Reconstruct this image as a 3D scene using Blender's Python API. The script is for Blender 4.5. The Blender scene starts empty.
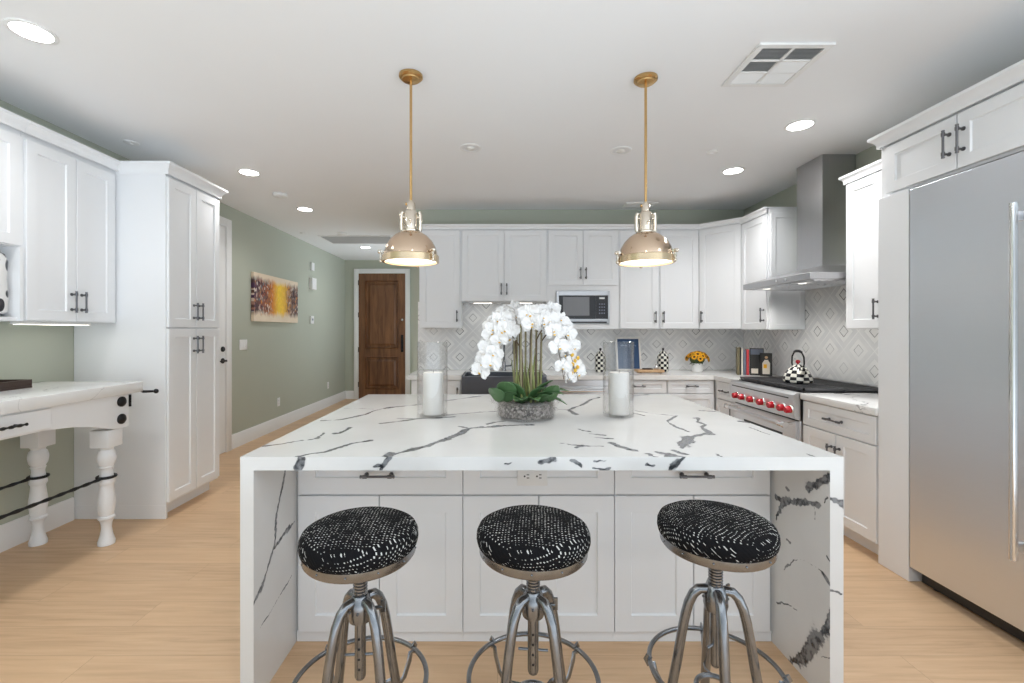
import bpy, bmesh, math, random
import numpy as np
from mathutils import Vector, Matrix
PI = math.pi
S = bpy.context.scene
COL = S.collection
random.seed(7)

# ------------------------------------------------------------------ camera, sky, exposure
F, CX, CY, H = 450.0, 497.5, 331.3, 1.37          # focal length and vanishing point in pixels of the 1024x683 frame, eye height in metres
cam = bpy.data.cameras.new('camera'); camo = bpy.data.objects.new('camera', cam); COL.objects.link(camo)
camo.location = (0, 0, H); camo.rotation_euler = (PI/2, 0, 0)
cam.sensor_width = 36; cam.lens = F/1024*36
cam.shift_x = (512-CX)/1024; cam.shift_y = -(341.5-CY)/1024
cam.clip_start = 0.05
S.camera = camo
SKY_LOW, SKY_HIGH = 2.9, 0.85
w = bpy.data.worlds.new('daylight'); S.world = w; w.use_nodes = True
wt = w.node_tree; bg = wt.nodes['Background']                      # overcast sky above, brighter lower half added below the horizon to light the ceiling
tc_ = wt.nodes.new('ShaderNodeTexCoord'); sp_ = wt.nodes.new('ShaderNodeSeparateXYZ'); mr_ = wt.nodes.new('ShaderNodeMapRange')
wt.links.new(tc_.outputs['Generated'], sp_.inputs[0]); wt.links.new(sp_.outputs[2], mr_.inputs[0])
for k_, v_ in ((1,-.40),(2,.02),(3,SKY_LOW),(4,SKY_HIGH)): mr_.inputs[k_].default_value = v_
bg.inputs[0].default_value = (0.82, 0.915, 1.0, 1)
ma_ = wt.nodes.new('ShaderNodeMath'); ma_.operation = 'MULTIPLY_ADD'; ma_.inputs[1].default_value = .5; ma_.inputs[2].default_value = 1.0   # brighter towards the right, added to lift the floor there
mm_ = wt.nodes.new('ShaderNodeMath'); mm_.operation = 'MULTIPLY'
wt.links.new(sp_.outputs[0], ma_.inputs[0]); wt.links.new(ma_.outputs[0], mm_.inputs[0]); wt.links.new(mr_.outputs[0], mm_.inputs[1]); wt.links.new(mm_.outputs[0], bg.inputs[1])
S.view_settings.view_transform = 'Standard'; S.view_settings.look = 'None'
S.view_settings.gamma = 1; S.view_settings.use_curve_mapping = False
S.view_settings.exposure = 0.33
S.cycles.max_bounces = 10; S.cycles.diffuse_bounces = 6; S.cycles.glossy_bounces = 5
S.cycles.transparent_max_bounces = 16
S.cycles.caustics_reflective = False; S.cycles.caustics_refractive = False
S.cycles.sample_clamp_indirect = 4.0
LAMP, BEAM = 14.0, 25.0          # emission of a lit ceiling lamp lens, watts of its downward beam

# ------------------------------------------------------------------ geometry helpers
class MB:
    def __init__(s): s.bm = bmesh.new()
    def _add(s, verts, faces, mi=0, smooth=False):
        vs = [s.bm.verts.new(v) for v in verts]
        for f in faces:
            try:
                fc = s.bm.faces.new([vs[i] for i in f]); fc.material_index = mi; fc.smooth = smooth
            except ValueError: pass
        return vs
    def box(s, x0, x1, y0, y1, z0, z1, mi=0, bev=0.0):
        t = bmesh.new()
        vs = [t.verts.new(p) for p in [(x0,y0,z0),(x1,y0,z0),(x1,y1,z0),(x0,y1,z0),(x0,y0,z1),(x1,y0,z1),(x1,y1,z1),(x0,y1,z1)]]
        for f in [(0,3,2,1),(4,5,6,7),(0,1,5,4),(1,2,6,5),(2,3,7,6),(3,0,4,7)]: t.faces.new([vs[i] for i in f])
        if bev: bmesh.ops.bevel(t, geom=list(t.edges), offset=bev, segments=2, affect='EDGES', profile=0.5)
        s.merge(t, mi); return s
    def merge(s, t, mi=0, M=None, smooth=None):
        t.verts.index_update()
        vs = [s.bm.verts.new(M @ v.co if M else v.co) for v in t.verts]
        for f in t.faces:
            try:
                fc = s.bm.faces.new([vs[v.index] for v in f.verts]); fc.material_index = mi
                fc.smooth = f.smooth if smooth is None else smooth
            except ValueError: pass
        t.free()
    def prism(s, pts, axis, a0, a1, mi=0):
        """polygon pts (2D) extruded along axis 0/1/2 from a0 to a1"""
        def P(p, a):
            q = [0,0,0]; o = [i for i in range(3) if i != axis]
            q[axis] = a; q[o[0]] = p[0]; q[o[1]] = p[1]; return q
        n = len(pts)
        s._add([P(p,a0) for p in pts]+[P(p,a1) for p in pts],
               [tuple(range(n))[::-1], tuple(range(n,2*n))]+[(i,(i+1)%n,n+(i+1)%n,n+i) for i in range(n)], mi)
        return s
    def lathe(s, prof, c=(0,0,0), seg=32, mi=0, cap=True, M=None):
        vs, fs = [], []
        M = M or Matrix.Identity(4)
        for r, z in prof:
            for k in range(seg):
                a = 2*PI*k/seg; vs.append(Vector(c) + (M @ Vector((r*math.cos(a), r*math.sin(a), z))))
        for i in range(len(prof)-1):
            for k in range(seg):
                fs.append((i*seg+k, i*seg+(k+1)%seg, (i+1)*seg+(k+1)%seg, (i+1)*seg+k))
        if cap:
            fs.append(tuple(range(seg))[::-1]); n = (len(prof)-1)*seg; fs.append(tuple(range(n, n+seg)))
        s._add(vs, fs, mi, True); return s
    def cyl(s, p0, p1, r0, r1=None, seg=16, mi=0):
        p0, p1 = Vector(p0), Vector(p1); d = p1-p0
        M = d.to_track_quat('Z','Y').to_matrix().to_4x4()
        return s.lathe([(r0,0),(r0 if r1 is None else r1,d.length)], p0, seg, mi, True, M)
    def tube(s, pts, r, seg=10, mi=0, closed=False, flat=None):
        pts = [Vector(p) for p in pts]; n = len(pts); vs, fs = [], []
        up = None
        for i, p in enumerate(pts):
            a = pts[(i-1) % n] if (closed or i > 0) else p
            b = pts[(i+1) % n] if (closed or i < n-1) else p
            t = (b-a).normalized()
            if up is None:
                up = Vector((0,0,1)) if abs(t.z) < .9 else Vector((1,0,0))
            u = (up - t*up.dot(t)).normalized(); v = t.cross(u); up = u
            ri = r[i] if isinstance(r, (list, tuple)) else r
            for k in range(seg):
                ang = 2*PI*k/seg
                ru, rv = (ri, ri) if flat is None else (ri, ri*flat)
                vs.append(p + u*math.cos(ang)*ru + v*math.sin(ang)*rv)
        for i in range(n if closed else n-1):
            j = (i+1) % n
            for k in range(seg): fs.append((i*seg+k, i*seg+(k+1)%seg, j*seg+(k+1)%seg, j*seg+k))
        if not closed:
            fs.append(tuple(range(seg))[::-1]); fs.append(tuple(range((n-1)*seg, n*seg)))
        s._add(vs, fs, mi, True); return s
    def ball(s, c, r, mi=0, sc=(1,1,1), u=16, v=10):
        t = bmesh.new(); bmesh.ops.create_uvsphere(t, u_segments=u, v_segments=v, radius=r)
        s.merge(t, mi, Matrix.Translation(c) @ Matrix.Diagonal((*sc,1)), True); return s
    def torus(s, c, R, r, seg=40, rs=8, mi=0, M=None):
        M = M or Matrix.Identity(4)
        return s.tube([Vector(c)+M @ Vector((R*math.cos(2*PI*k/seg), R*math.sin(2*PI*k/seg), 0)) for k in range(seg)], r, rs, mi, True)
    def mesh(s, name, mats):
        bmesh.ops.recalc_face_normals(s.bm, faces=list(s.bm.faces))
        me = bpy.data.meshes.new(name); s.bm.to_mesh(me); s.bm.free()
        for m in (mats if isinstance(mats, (list, tuple)) else [mats]): me.materials.append(m)
        me.set_sharp_from_angle(angle=math.radians(38))
        return me
    def build(s, name, mats, parent=None, loc=None, label=None):
        o = bpy.data.objects.new(name, s.mesh(name, mats)); COL.objects.link(o)
        if parent: o.parent = parent
        if loc: o.location = loc
        if label: o['label'] = label
        return o
def empty(name, loc, rz, label, cat, group=None):
    o = bpy.data.objects.new(name, None); COL.objects.link(o); o.empty_display_size = .1
    o.location = loc; o.rotation_euler = (0,0,rz); return tag(o, label, cat, group)
def tag(o, label, cat, group=None):
    o['label'] = label; o['category'] = cat
    if group: o['group'] = group
    return o
def struct(mb, name, mat, label=None):
    o = mb.build(name, mat); o['kind'] = 'structure'
    if label: o['label'] = label
    return o
def copy_tree(o, parent=None):
    c = o.copy(); COL.objects.link(c)
    if parent: c.parent = parent
    for ch in list(o.children): copy_tree(ch, c)
    return c
def bevel(o, wd=.002, seg=2):
    m = o.modifiers.new('bevel', 'BEVEL'); m.width = wd; m.segments = seg; m.limit_method = 'ANGLE'; m.angle_limit = math.radians(50)
    m.harden_normals = False; return o
def srgb(r, g, b):
    f = lambda c: (c/255/12.92) if c/255 <= .04045 else ((c/255+.055)/1.055)**2.4
    return (f(r), f(g), f(b), 1)

# ------------------------------------------------------------------ materials
class N:
    """small node-graph helper"""
    def __init__(s, name):
        s.m = bpy.data.materials.new(name); s.m.use_nodes = True; s.t = s.m.node_tree; s.n = s.t.nodes
        s.b = s.n['Principled BSDF']; s.out = s.n['Material Output']
    def new(s, ty, **kw):
        n = s.n.new(ty)
        for k, v in kw.items(): setattr(n, k, v)
        return n
    def link(s, a, b): s.t.links.new(a, b)
    def put(s, sock, v):
        if hasattr(v, 'is_linked') or hasattr(v, 'links'): s.link(v, sock)
        else: sock.default_value = v
    def math(s, op, a, b=0.0, c=0.0):
        n = s.new('ShaderNodeMath', operation=op)
        for i, v in enumerate((a, b, c)): s.put(n.inputs[i], v)
        return n.outputs[0]
    def mix(s, f, a, b):
        n = s.new('ShaderNodeMix', data_type='RGBA'); s.put(n.inputs[0], f); s.put(n.inputs[6], a); s.put(n.inputs[7], b); return n.outputs[2]
    def coord(s, sc=(1,1,1), rot=(0,0,0), loc=(0,0,0), kind='Object'):
        tc = s.new('ShaderNodeTexCoord'); mp = s.new('ShaderNodeMapping')
        mp.inputs['Scale'].default_value = sc; mp.inputs['Rotation'].default_value = rot; mp.inputs['Location'].default_value = loc
        s.link(tc.outputs[kind], mp.inputs[0]); return mp.outputs[0]
    def noise(s, vec, scale=5, detail=3, rough=.5, dist=0):
        n = s.new('ShaderNodeTexNoise'); n.inputs['Scale'].default_value = scale; n.inputs['Detail'].default_value = detail
        n.inputs['Roughness'].default_value = rough; n.inputs['Distortion'].default_value = dist
        if vec is not None: s.link(vec, n.inputs['Vector'])
        return n.outputs[0]
    def ramp(s, f, *stops):
        n = s.new('ShaderNodeValToRGB'); e = n.color_ramp.elements
        while len(e) < len(stops): e.new(.5)
        for el, (p, c) in zip(e, stops): el.position = p; el.color = c if len(c) == 4 else (*c, 1)
        s.put(n.inputs[0], f); return n.outputs[0]
    def sep(s, v):
        n = s.new('ShaderNodeSeparateXYZ'); s.link(v, n.inputs[0]); return n.outputs
    def bump(s, h, st=.2, d=.01):
        n = s.new('ShaderNodeBump'); n.inputs['Strength'].default_value = st; n.inputs['Distance'].default_value = d
        s.link(h, n.inputs['Height']); s.link(n.outputs[0], s.b.inputs['Normal'])
    def base(s, c): s.put(s.b.inputs['Base Color'], c)
def plain(name, c, rough=.5, metal=0, var=.04, sc=8, emit=None, es=0, coat=0):
    """solid colour with a faint procedural mottle"""
    g = N(name); v = g.noise(g.coord(), sc, 2)
    g.base(g.mix(v, tuple(x*(1-var) for x in c[:3])+(1,), tuple(min(1, x*(1+var)) for x in c[:3])+(1,)))
    g.b.inputs['Roughness'].default_value = rough; g.b.inputs['Metallic'].default_value = metal
    if coat: g.b.inputs['Coat Weight'].default_value = coat
    if emit: g.b.inputs['Emission Color'].default_value = emit; g.b.inputs['Emission Strength'].default_value = es
    return g.m
def brushed(name, c, rough, axis=2, amt=.06, ra=.08):
    g = N(name); sc = [140,140,140]; sc[axis] = 1.5
    v = g.noise(g.coord(tuple(sc)), 1, 2)
    g.base(g.mix(v, tuple(x*(1-amt) for x in c[:3])+(1,), tuple(x*(1+amt) for x in c[:3])+(1,)))
    g.b.inputs['Metallic'].default_value = 1
    g.link(g.math('MULTIPLY_ADD', v, ra, rough-ra/2), g.b.inputs['Roughness'])
    return g.m
def thin_glass(name, tint=(.97,.985,.98,1), gl=.05):
    g = N(name); g.n.remove(g.b)
    tr = g.new('ShaderNodeBsdfTransparent'); tr.inputs[0].default_value = tint
    gs = g.new('ShaderNodeBsdfGlossy'); gs.inputs['Roughness'].default_value = .02
    lw = g.new('ShaderNodeLayerWeight'); lw.inputs[0].default_value = .35
    f = g.math('MULTIPLY_ADD', g.math('POWER', lw.outputs['Facing'], 2.0), .6, gl)
    mx = g.new('ShaderNodeMixShader'); g.link(f, mx.inputs[0]); g.link(tr.outputs[0], mx.inputs[1]); g.link(gs.outputs[0], mx.inputs[2])
    g.link(mx.outputs[0], g.out.inputs[0]); return g.m
def marble_attr(name):
    g = N(name); a = g.new('ShaderNodeAttribute', attribute_name='vein'); c = g.coord()
    cloud = g.noise(c, 3, 4)
    base = g.ramp(cloud, (.3, (.66,.66,.65)), (.7, (.72,.72,.71)))
    n2 = g.noise(c, 45, 3)
    vein = g.ramp(n2, (.38, (.02,.022,.026)), (.6, (.22,.225,.235)))
    edge = g.math('MULTIPLY_ADD', g.math('SUBTRACT', n2, .5), .5, a.outputs['Fac'])
    f = g.ramp(edge, (.33, (0,0,0)), (.5, (1,1,1)))
    halo = g.math('MULTIPLY', g.ramp(a.outputs['Fac'], (.02, (0,0,0)), (.4, (1,1,1))), .18)
    col = g.mix(f, g.mix(halo, base, (.4,.4,.4,1)), vein)
    g.base(col); g.b.inputs['Roughness'].default_value = .16; g.b.inputs['Specular IOR Level'].default_value = .45
    return g.m
def quartz(name, seed=0, amount=.012):
    g = N(name); c = g.coord(loc=(seed, seed*.7, 0)); w_ = g.noise(c, 1.6, 5, .6, .6)
    d = g.math('ABSOLUTE', g.math('SUBTRACT', w_, .5))
    gate = g.ramp(g.noise(c, 2.3, 2), (.5, (0,0,0)), (.6, (1,1,1)))
    f = g.math('MULTIPLY', g.ramp(d, (0, (1,1,1)), (amount, (0,0,0))), gate)
    g.base(g.mix(f, g.ramp(g.noise(c, 4, 3), (.3, (.78,.78,.77)), (.7, (.85,.85,.84))), (.13,.13,.14,1)))
    g.b.inputs['Roughness'].default_value = .18; return g.m
def tile(name, ax, u0, v0, P=.31):
    g = N(name); c = g.coord(); xyz = g.sep(c)
    def fr(s, o): return g.math('ABSOLUTE', g.math('SUBTRACT', g.math('FRACT', g.math('ADD', g.math('DIVIDE', g.math('SUBTRACT', s, o), P), 50.5)), .5))
    D = g.math('ADD', fr(xyz[ax], u0), fr(xyz[2], v0))
    m = g.math('MINIMUM', D, g.math('SUBTRACT', 1.0, D))
    cloud = g.noise(c, 9, 4, .6, .4); big = g.noise(c, 3.1, 2)
    ring = g.ramp(m, (0, (.82,.82,.81)), (.138, (.83,.83,.82)), (.140, (.13,.13,.14)), (.166, (.15,.15,.16)), (.168, (.88,.88,.87)),
                  (.31, (.88,.88,.87)), (.312, (.70,.705,.71)), (.482, (.74,.745,.75)), (.484, (.9,.9,.89)), (.5, (.9,.9,.89)))
    n = g.new('ShaderNodeValToRGB')
    n.color_ramp.interpolation = 'LINEAR'
    marb = g.mix(g.math('MULTIPLY', g.ramp(cloud, (.42, (0,0,0)), (.65, (1,1,1))), .4), ring, (.77,.77,.765,1))
    marb = g.mix(g.math('MULTIPLY', g.ramp(big, (.45,(0,0,0)), (.6,(1,1,1))), .6), marb, (.87,.87,.86,1))
    g.base(marb); g.b.inputs['Roughness'].default_value = .3; return g.m
def oak(name):
    g = N(name); c = g.coord()
    br = g.new('ShaderNodeTexBrick'); g.link(c, br.inputs['Vector'])
    br.offset = .37; br.offset_frequency = 2
    for k, v in (('Scale',1),('Mortar Size',.0012),('Mortar Smooth',.3),('Bias',0),('Brick Width',1.7),('Row Height',.19)): br.inputs[k].default_value = v
    br.inputs['Color1'].default_value = (0,0,0,1); br.inputs['Color2'].default_value = (1,1,1,1); br.inputs['Mortar'].default_value = (.5,.5,.5,1)
    per = g.sep(br.outputs['Color'])[0]
    off = g.new('ShaderNodeVectorMath', operation='MULTIPLY_ADD'); off.inputs[0].default_value = (7.3,3.1,0)
    cmb = g.new('ShaderNodeCombineXYZ'); g.link(per, cmb.inputs[0]); g.link(per, cmb.inputs[1])
    va = g.new('ShaderNodeVectorMath', operation='SCALE'); g.link(cmb.outputs[0], va.inputs[0]); va.inputs[3].default_value = 9.0
    vb = g.new('ShaderNodeVectorMath', operation='ADD'); g.link(c, vb.inputs[0]); g.link(va.outputs[0], vb.inputs[1])
    mp = g.new('ShaderNodeMapping'); mp.inputs['Scale'].default_value = (2.2, 38, 1); g.link(vb.outputs[0], mp.inputs[0])
    grain = g.noise(mp.outputs[0], 1, 6, .62, .5)
    mp2 = g.new('ShaderNodeMapping'); mp2.inputs['Scale'].default_value = (.9, 5, 1); g.link(vb.outputs[0], mp2.inputs[0])
    cath = g.noise(mp2.outputs[0], 1.3, 3, .5, 1.2)
    a = g.ramp(grain, (.25, srgb(178,144,110)), (.5, srgb(205,171,136)), (.75, srgb(218,187,153)))
    b = g.mix(g.math('MULTIPLY', per, .6), a, srgb(219,184,146))
    b = g.mix(g.math('MULTIPLY', g.ramp(cath, (.45,(0,0,0)), (.7,(1,1,1))), .35), b, srgb(188,152,116))
    b = g.mix(g.math('MULTIPLY', br.outputs['Fac'], .55), b, srgb(146,114,84))
    g.base(b); g.b.inputs['Roughness'].default_value = .42; g.bump(grain, .06, .002); return g.m
def checker(name, sc):
    g = N(name); tc = g.coord(); x = g.sep(tc)
    ang = g.math('ARCTAN2', x[1], x[0])
    u = g.math('FLOOR', g.math('MULTIPLY', g.math('ADD', ang, PI), sc[0]/(2*PI)))
    v = g.math('FLOOR', g.math('MULTIPLY', x[2], sc[1]))
    k = g.math('MODULO', g.math('ADD', g.math('ADD', u, v), 100.0), 2.0)
    g.base(g.mix(g.math('GREATER_THAN', k, .5), (.015,.015,.018,1), (.78,.76,.68,1))); g.b.inputs['Roughness'].default_value = .15; return g.m
def seat_fabric():
    g = N('speckled_black_fabric'); oi = g.new('ShaderNodeObjectInfo')
    c = g.coord(); x = g.sep(c)
    wob = g.noise(c, 7, 2); wob2 = g.noise(c, 11, 2)
    u = g.math('MULTIPLY', g.math('ADD', g.math('ADD', x[0], g.math('MULTIPLY', x[2], .7)), g.math('MULTIPLY', wob, .016)), 104)
    v = g.math('MULTIPLY', g.math('ADD', g.math('ADD', x[1], g.math('MULTIPLY', x[2], -1.0)), g.math('MULTIPLY', wob2, .03)), 92)
    fu = g.math('ABSOLUTE', g.math('SUBTRACT', g.math('FRACT', u), .5)); fv = g.math('ABSOLUTE', g.math('SUBTRACT', g.math('FRACT', v), .5))
    cu = g.new('ShaderNodeCombineXYZ'); g.link(g.math('FLOOR', u), cu.inputs[0]); g.link(g.math('FLOOR', v), cu.inputs[1])
    wn = g.new('ShaderNodeTexWhiteNoise'); g.link(cu.outputs[0], wn.inputs[0])
    pat = g.noise(c, 13, 3)
    size = g.math('MULTIPLY', g.math('MULTIPLY_ADD', wn.outputs[0], .6, .25), g.ramp(pat, (.32, (.3,.3,.3)), (.52, (1,1,1))))
    d = g.math('ADD', g.math('MULTIPLY', fu, 1.0), g.math('MULTIPLY', fv, 1.5))
    f = g.math('MULTIPLY', g.math('LESS_THAN', d, g.math('MULTIPLY', size, .42)), g.math('GREATER_THAN', wn.outputs[0], .18))
    g.base(g.mix(f, (.008,.008,.009,1), (.55,.55,.53,1))); g.b.inputs['Roughness'].default_value = .8
    g.b.inputs['Specular IOR Level'].default_value = .06
    g.bump(g.math('SUBTRACT', 1.0, d), .4, .004); return g.m
def painting_mat():
    g = N('abstract_painting'); c = g.coord(); x = g.sep(c)      # local x along the wall 0..1.24, z height 0..0.62
    u = g.math('DIVIDE', x[0], 1.24); v = g.math('DIVIDE', x[2], .62)
    edge = g.noise(g.coord((14,1,3)), 1, 4, .7)
    band = g.math('ABSOLUTE', g.math('SUBTRACT', v, .52))
    inb = g.ramp(g.math('ADD', band, g.math('MULTIPLY', g.math('SUBTRACT', edge, .5), .3)), (.29, (1,1,1)), (.41, (0,0,0)))
    warm = g.ramp(u, (0, srgb(70,40,70)), (.24, srgb(150,80,50)), (.38, srgb(215,130,35)), (.52, srgb(250,210,60)), (.62, srgb(245,195,60)), (.74, srgb(200,140,60)), (.84, srgb(120,95,85)), (1, srgb(90,75,80)))
    vo = g.new('ShaderNodeTexVoronoi'); vo.inputs['Scale'].default_value = 1; g.link(g.coord((38,1,26)), vo.inputs['Vector'])
    spk = g.sep(vo.outputs['Color'])
    side = g.ramp(u, (.0,(1,1,1)), (.28,(.8,.8,.8)), (.40,(.12,.12,.12)), (.66,(.1,.1,.1)), (.76,(.8,.8,.8)), (1,(1,1,1)))
    hue = g.ramp(spk[0], (0, srgb(30,28,45)), (.35, srgb(95,60,50)), (.55, srgb(150,105,90)), (.72, srgb(225,210,195)), (.85, srgb(70,90,100)), (1, srgb(220,140,50)))
    ins = g.mix(g.math('MULTIPLY', g.math('GREATER_THAN', spk[1], .35), side), warm, hue)
    g.base(g.mix(inb, g.mix(g.noise(c, 6, 3), srgb(222,202,176), srgb(238,222,200)), ins)); g.b.inputs['Roughness'].default_value = .6
    return g.m
def dark_wood():
    g = N('stained_knotty_wood'); n = g.noise(g.coord((9,9,.9)), 1.5, 5, .6, .8)
    g.base(g.ramp(n, (.25, srgb(74,46,28)), (.5, srgb(112,74,46)), (.75, srgb(138,96,62)))); g.b.inputs['Roughness'].default_value = .38; return g.m

M = {}
M['ceiling'] = plain('ceiling_paint', (.85,.86,.87), .9, 0, .01, 3)
M['green'] = plain('sage_wall_paint', srgb(178,182,168), .85, 0, .015, 3)
M['white_wall'] = plain('white_wall_paint', (.8,.8,.79), .8)
M['trim'] = plain('white_trim_paint', (.82,.82,.82), .4, 0, .01)
M['cab'] = plain('white_cabinet_lacquer', (.82,.835,.852), .38, 0, .008, 3)
M['duct_shade'] = plain('duct_shade_grey', (.30,.30,.30), .8)  # grey that stands in for the shade inside the ceiling ducts
M['floor'] = oak('light_oak_planks')
M['marble'] = marble_attr('veined_white_quartz')
M['quartz'] = quartz('white_quartz', 3)
M['quartz_table'] = quartz('white_quartz_table', 5, .0022)
M['tile_back'] = tile('marble_diamond_tile_back', 0, 2.50, 1.22)
M['tile_right'] = tile('marble_diamond_tile_right', 1, 4.09, 1.37)
M['steel'] = brushed('brushed_stainless', (.74,.745,.76,1), .30, 1)
M['steel_fridge'] = brushed('brushed_stainless_fridge', (.80,.835,.89,1), .38, 0, .010, .03)
_g = M['steel_fridge'].node_tree; _b = _g.nodes['Principled BSDF']; _t = _g.nodes.new('ShaderNodeTangent'); _t.direction_type = 'RADIAL'; _t.axis = 'Z'
_g.links.new(_t.outputs[0], _b.inputs['Tangent']); _b.inputs['Anisotropic'].default_value = .85
M['steel_hood'] = brushed('brushed_stainless_hood', (.50,.50,.51,1), .30, 2)
M['chrome'] = plain('polished_chrome', (.8,.8,.8), .12, 1)
M['stool_metal'] = plain('worn_pewter_metal', (.27,.28,.295), .27, 1, .25, 30)
M['pewter'] = plain('dark_pewter', (.16,.16,.17), .32, 1, .1, 40)
M['black_metal'] = plain('black_iron', (.02,.02,.022), .42, .6)
M['cast_iron'] = plain('grey_cast_iron', (.11,.11,.115), .38, .4, .3, 30)
M['black_plastic'] = plain('black_plastic', (.015,.015,.016), .3)
M['brass'] = plain('antique_brass', (.62,.40,.17), .24, 1, .1, 25)
M['shade'] = plain('champagne_nickel', (.72,.56,.42), .13, 1, .03)
M['shade_rim'] = plain('warm_brass_rim', (.74,.58,.38), .22, 1, .05)
M['nickel'] = plain('polished_nickel', (.75,.68,.58), .10, 1)
M['lens'] = plain('lit_lamp_lens', (.9,.9,.88), .5, emit=(1,.98,.95,1), es=LAMP)
M['warm_lens'] = plain('lit_pendant_diffuser', (.9,.88,.8), .4, emit=(1,.90,.72,1), es=1.7)
M['strip_lens'] = plain('lit_strip_lens', (.9,.9,.86), .5, emit=(1,.96,.86,1), es=5)
M['hood_lens'] = plain('lit_hood_lens', (.8,.8,.76), .4, emit=(1,.96,.86,1), es=1.2)
M['off_lens'] = plain('unlit_lamp_lens', (.72,.72,.72), .35)
M['white_plastic'] = plain('white_plastic', (.80,.80,.79), .4)
M['louver_shade'] = plain('louver_shade_grey', (.42,.42,.42), .6)  # grey in the colour stands in for shade between the return grille slats
M['fabric'] = seat_fabric()
M['glass'] = thin_glass('clear_glass', (.972,.972,.972,1), .04)
M['wax'] = plain('white_candle_wax', (.84,.82,.78), .5)
M['wick'] = plain('candle_wick', (.05,.04,.03), .9)
M['petal'] = plain('white_orchid_petal', (.86,.85,.84), .5, 0, .03)
M['lip'] = plain('yellow_orchid_lip', srgb(225,180,60), .5)
M['stem'] = plain('brown_green_stem', srgb(96,80,58), .6, 0, .2, 40)
M['cane'] = plain('pale_bamboo_cane', srgb(150,142,110), .55, 0, .2, 30)
M['leaf'] = plain('green_orchid_leaf', srgb(84,118,76), .42, 0, .22, 12)
M['leaf2'] = plain('pale_grass_blade', srgb(150,158,98), .5, 0, .2, 20)
g_ = N('grey_pebbles'); _v = g_.new('ShaderNodeTexVoronoi'); g_.link(g_.coord((95,95,95)), _v.inputs[0]); _v.inputs['Scale'].default_value = 1
g_.base(g_.ramp(g_.sep(_v.outputs['Color'])[0], (0, (.06,.05,.045)), (.5, (.2,.175,.16)), (1, (.5,.46,.43)))); g_.b.inputs['Roughness'].default_value = .5
g_.bump(_v.outputs['Distance'], .6, .006); M['pebbles'] = g_.m
M['check'] = checker('black_white_checker_glaze', (14, 38))
M['check_can'] = checker('black_white_checker_canister', (12, 34))
M['red'] = plain('red_enamel', srgb(190,22,38), .22)
M['red_book'] = plain('red_book_cloth', srgb(196,62,66), .6)
M['cream'] = plain('cream_paper', srgb(225,215,200), .7)
M['olive'] = plain('olive_book_cloth', srgb(120,112,86), .6)
M['navy'] = plain('navy_panel', srgb(54,78,112), .85)
M['slate'] = plain('slate_grey_print', srgb(110,116,132), .5)
M['dark_print'] = plain('dark_print', srgb(44,42,40), .5, 0, .3, 30)
M['silver'] = plain('silver_frame', (.70,.68,.64), .5, .1)
M['pale_ink'] = plain('pale_blue_ink', srgb(150,170,196), .8)
M['board'] = plain('maple_board', srgb(196,160,122), .5, 0, .12, 20)
M['yellow'] = plain('yellow_sunflower_petal', srgb(244,178,28), .6, 0, .15, 20)
M['brown'] = plain('brown_flower_heart', srgb(70,40,18), .8)
M['dkleaf'] = plain('dark_green_leaf', srgb(60,78,42), .6)
M['walnut'] = plain('dark_walnut', srgb(62,46,38), .5, 0, .15, 14)
M['wood_door'] = dark_wood()
M['glass_black'] = plain('black_glass', (.018,.018,.02), .22, 0, .05)
M['mw_window'] = plain('microwave_mesh_window', (.20,.20,.205), .22, .2)
M['paint'] = painting_mat()
M['sink'] = brushed('dark_gunmetal_sink', (.18,.19,.215,1), .34, 0)

# ------------------------------------------------------------------ the room
LW, RW, BW, HW, HE, CE = -3.09, 2.92, 5.33, -1.0, 9.12, 2.81      # left, right, back, hall side, hall end, ceiling
RY = -2.2
b = MB(); b.box(LW-.15, RW+.15, -.8, BW+.15, -.12, 0); b.box(LW-.15, HW+.4, BW+.15, HE+.15, -.12, 0); struct(b, 'floor', M['floor'])
b = MB(); b.box(LW-.15, RW+.15, RY, BW+.15, CE, CE+.12); b.box(LW-.15, HW+.4, BW+.15, HE+.15, CE, CE+.12)
struct(b, 'ceiling', M['ceiling'])
struct(MB().box(LW-.15, LW, -1.2, HE+.15, 0, CE), 'wall_left', M['green'])
struct(MB().box(RW, RW+.15, .9, BW+.15, 0, CE), 'wall_right', M['green'])
struct(MB().box(HW, RW+.15, BW, BW+.15, 0, CE), 'wall_back', M['green'])
b = MB(); b.box(HW, HW+.15, BW+.15, 7.0, 0, CE); b.box(HW, HW+.15, 8.5, HE, 0, CE); b.box(HW, HW+.15, 7.0, 8.5, 2.35, CE)      # unseen wide opening added to let daylight into the hall
struct(b, 'wall_hall', M['green'])
struct(MB().box(LW, HW+.15, HE, HE+.15, 0, CE), 'wall_hall_end', M['green'])
def base_prof(mb, axis, a0, a1, face, sgn):
    # baseboard profile with a small eased top
    mb.prism([(face, 0), (face+sgn*.016, 0), (face+sgn*.016, .15), (face+sgn*.010, .165), (face, .165)] if axis == 1 else
             [(face, 0), (face+sgn*.016, 0), (face+sgn*.016, .15), (face+sgn*.010, .165), (face, .165)], axis, a0, a1)
b = MB(); base_prof(b, 1, 1.0, 3.27, LW, 1); struct(b, 'baseboard_left', M['trim'], 'white baseboard behind the table')
b = MB(); base_prof(b, 1, 5.19, HE, LW, 1); struct(b, 'baseboard_hall', M['trim'], 'white baseboard along the green hall wall')
b = MB(); base_prof(b, 0, LW+.017, -2.90, HE, -1); struct(b, 'baseboard_hall_end', M['trim'])
# backsplash slabs
struct(MB().box(-.94, RW-.012, BW-.012, BW-.001, .916, 1.72), 'trim_1', M['tile_back'], 'marble diamond tile backsplash on the back wall')
struct(MB().box(RW-.012, RW-.001, 2.66, BW-.013, .916, 1.95), 'trim_2', M['tile_right'], 'marble diamond tile backsplash behind the range')

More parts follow.
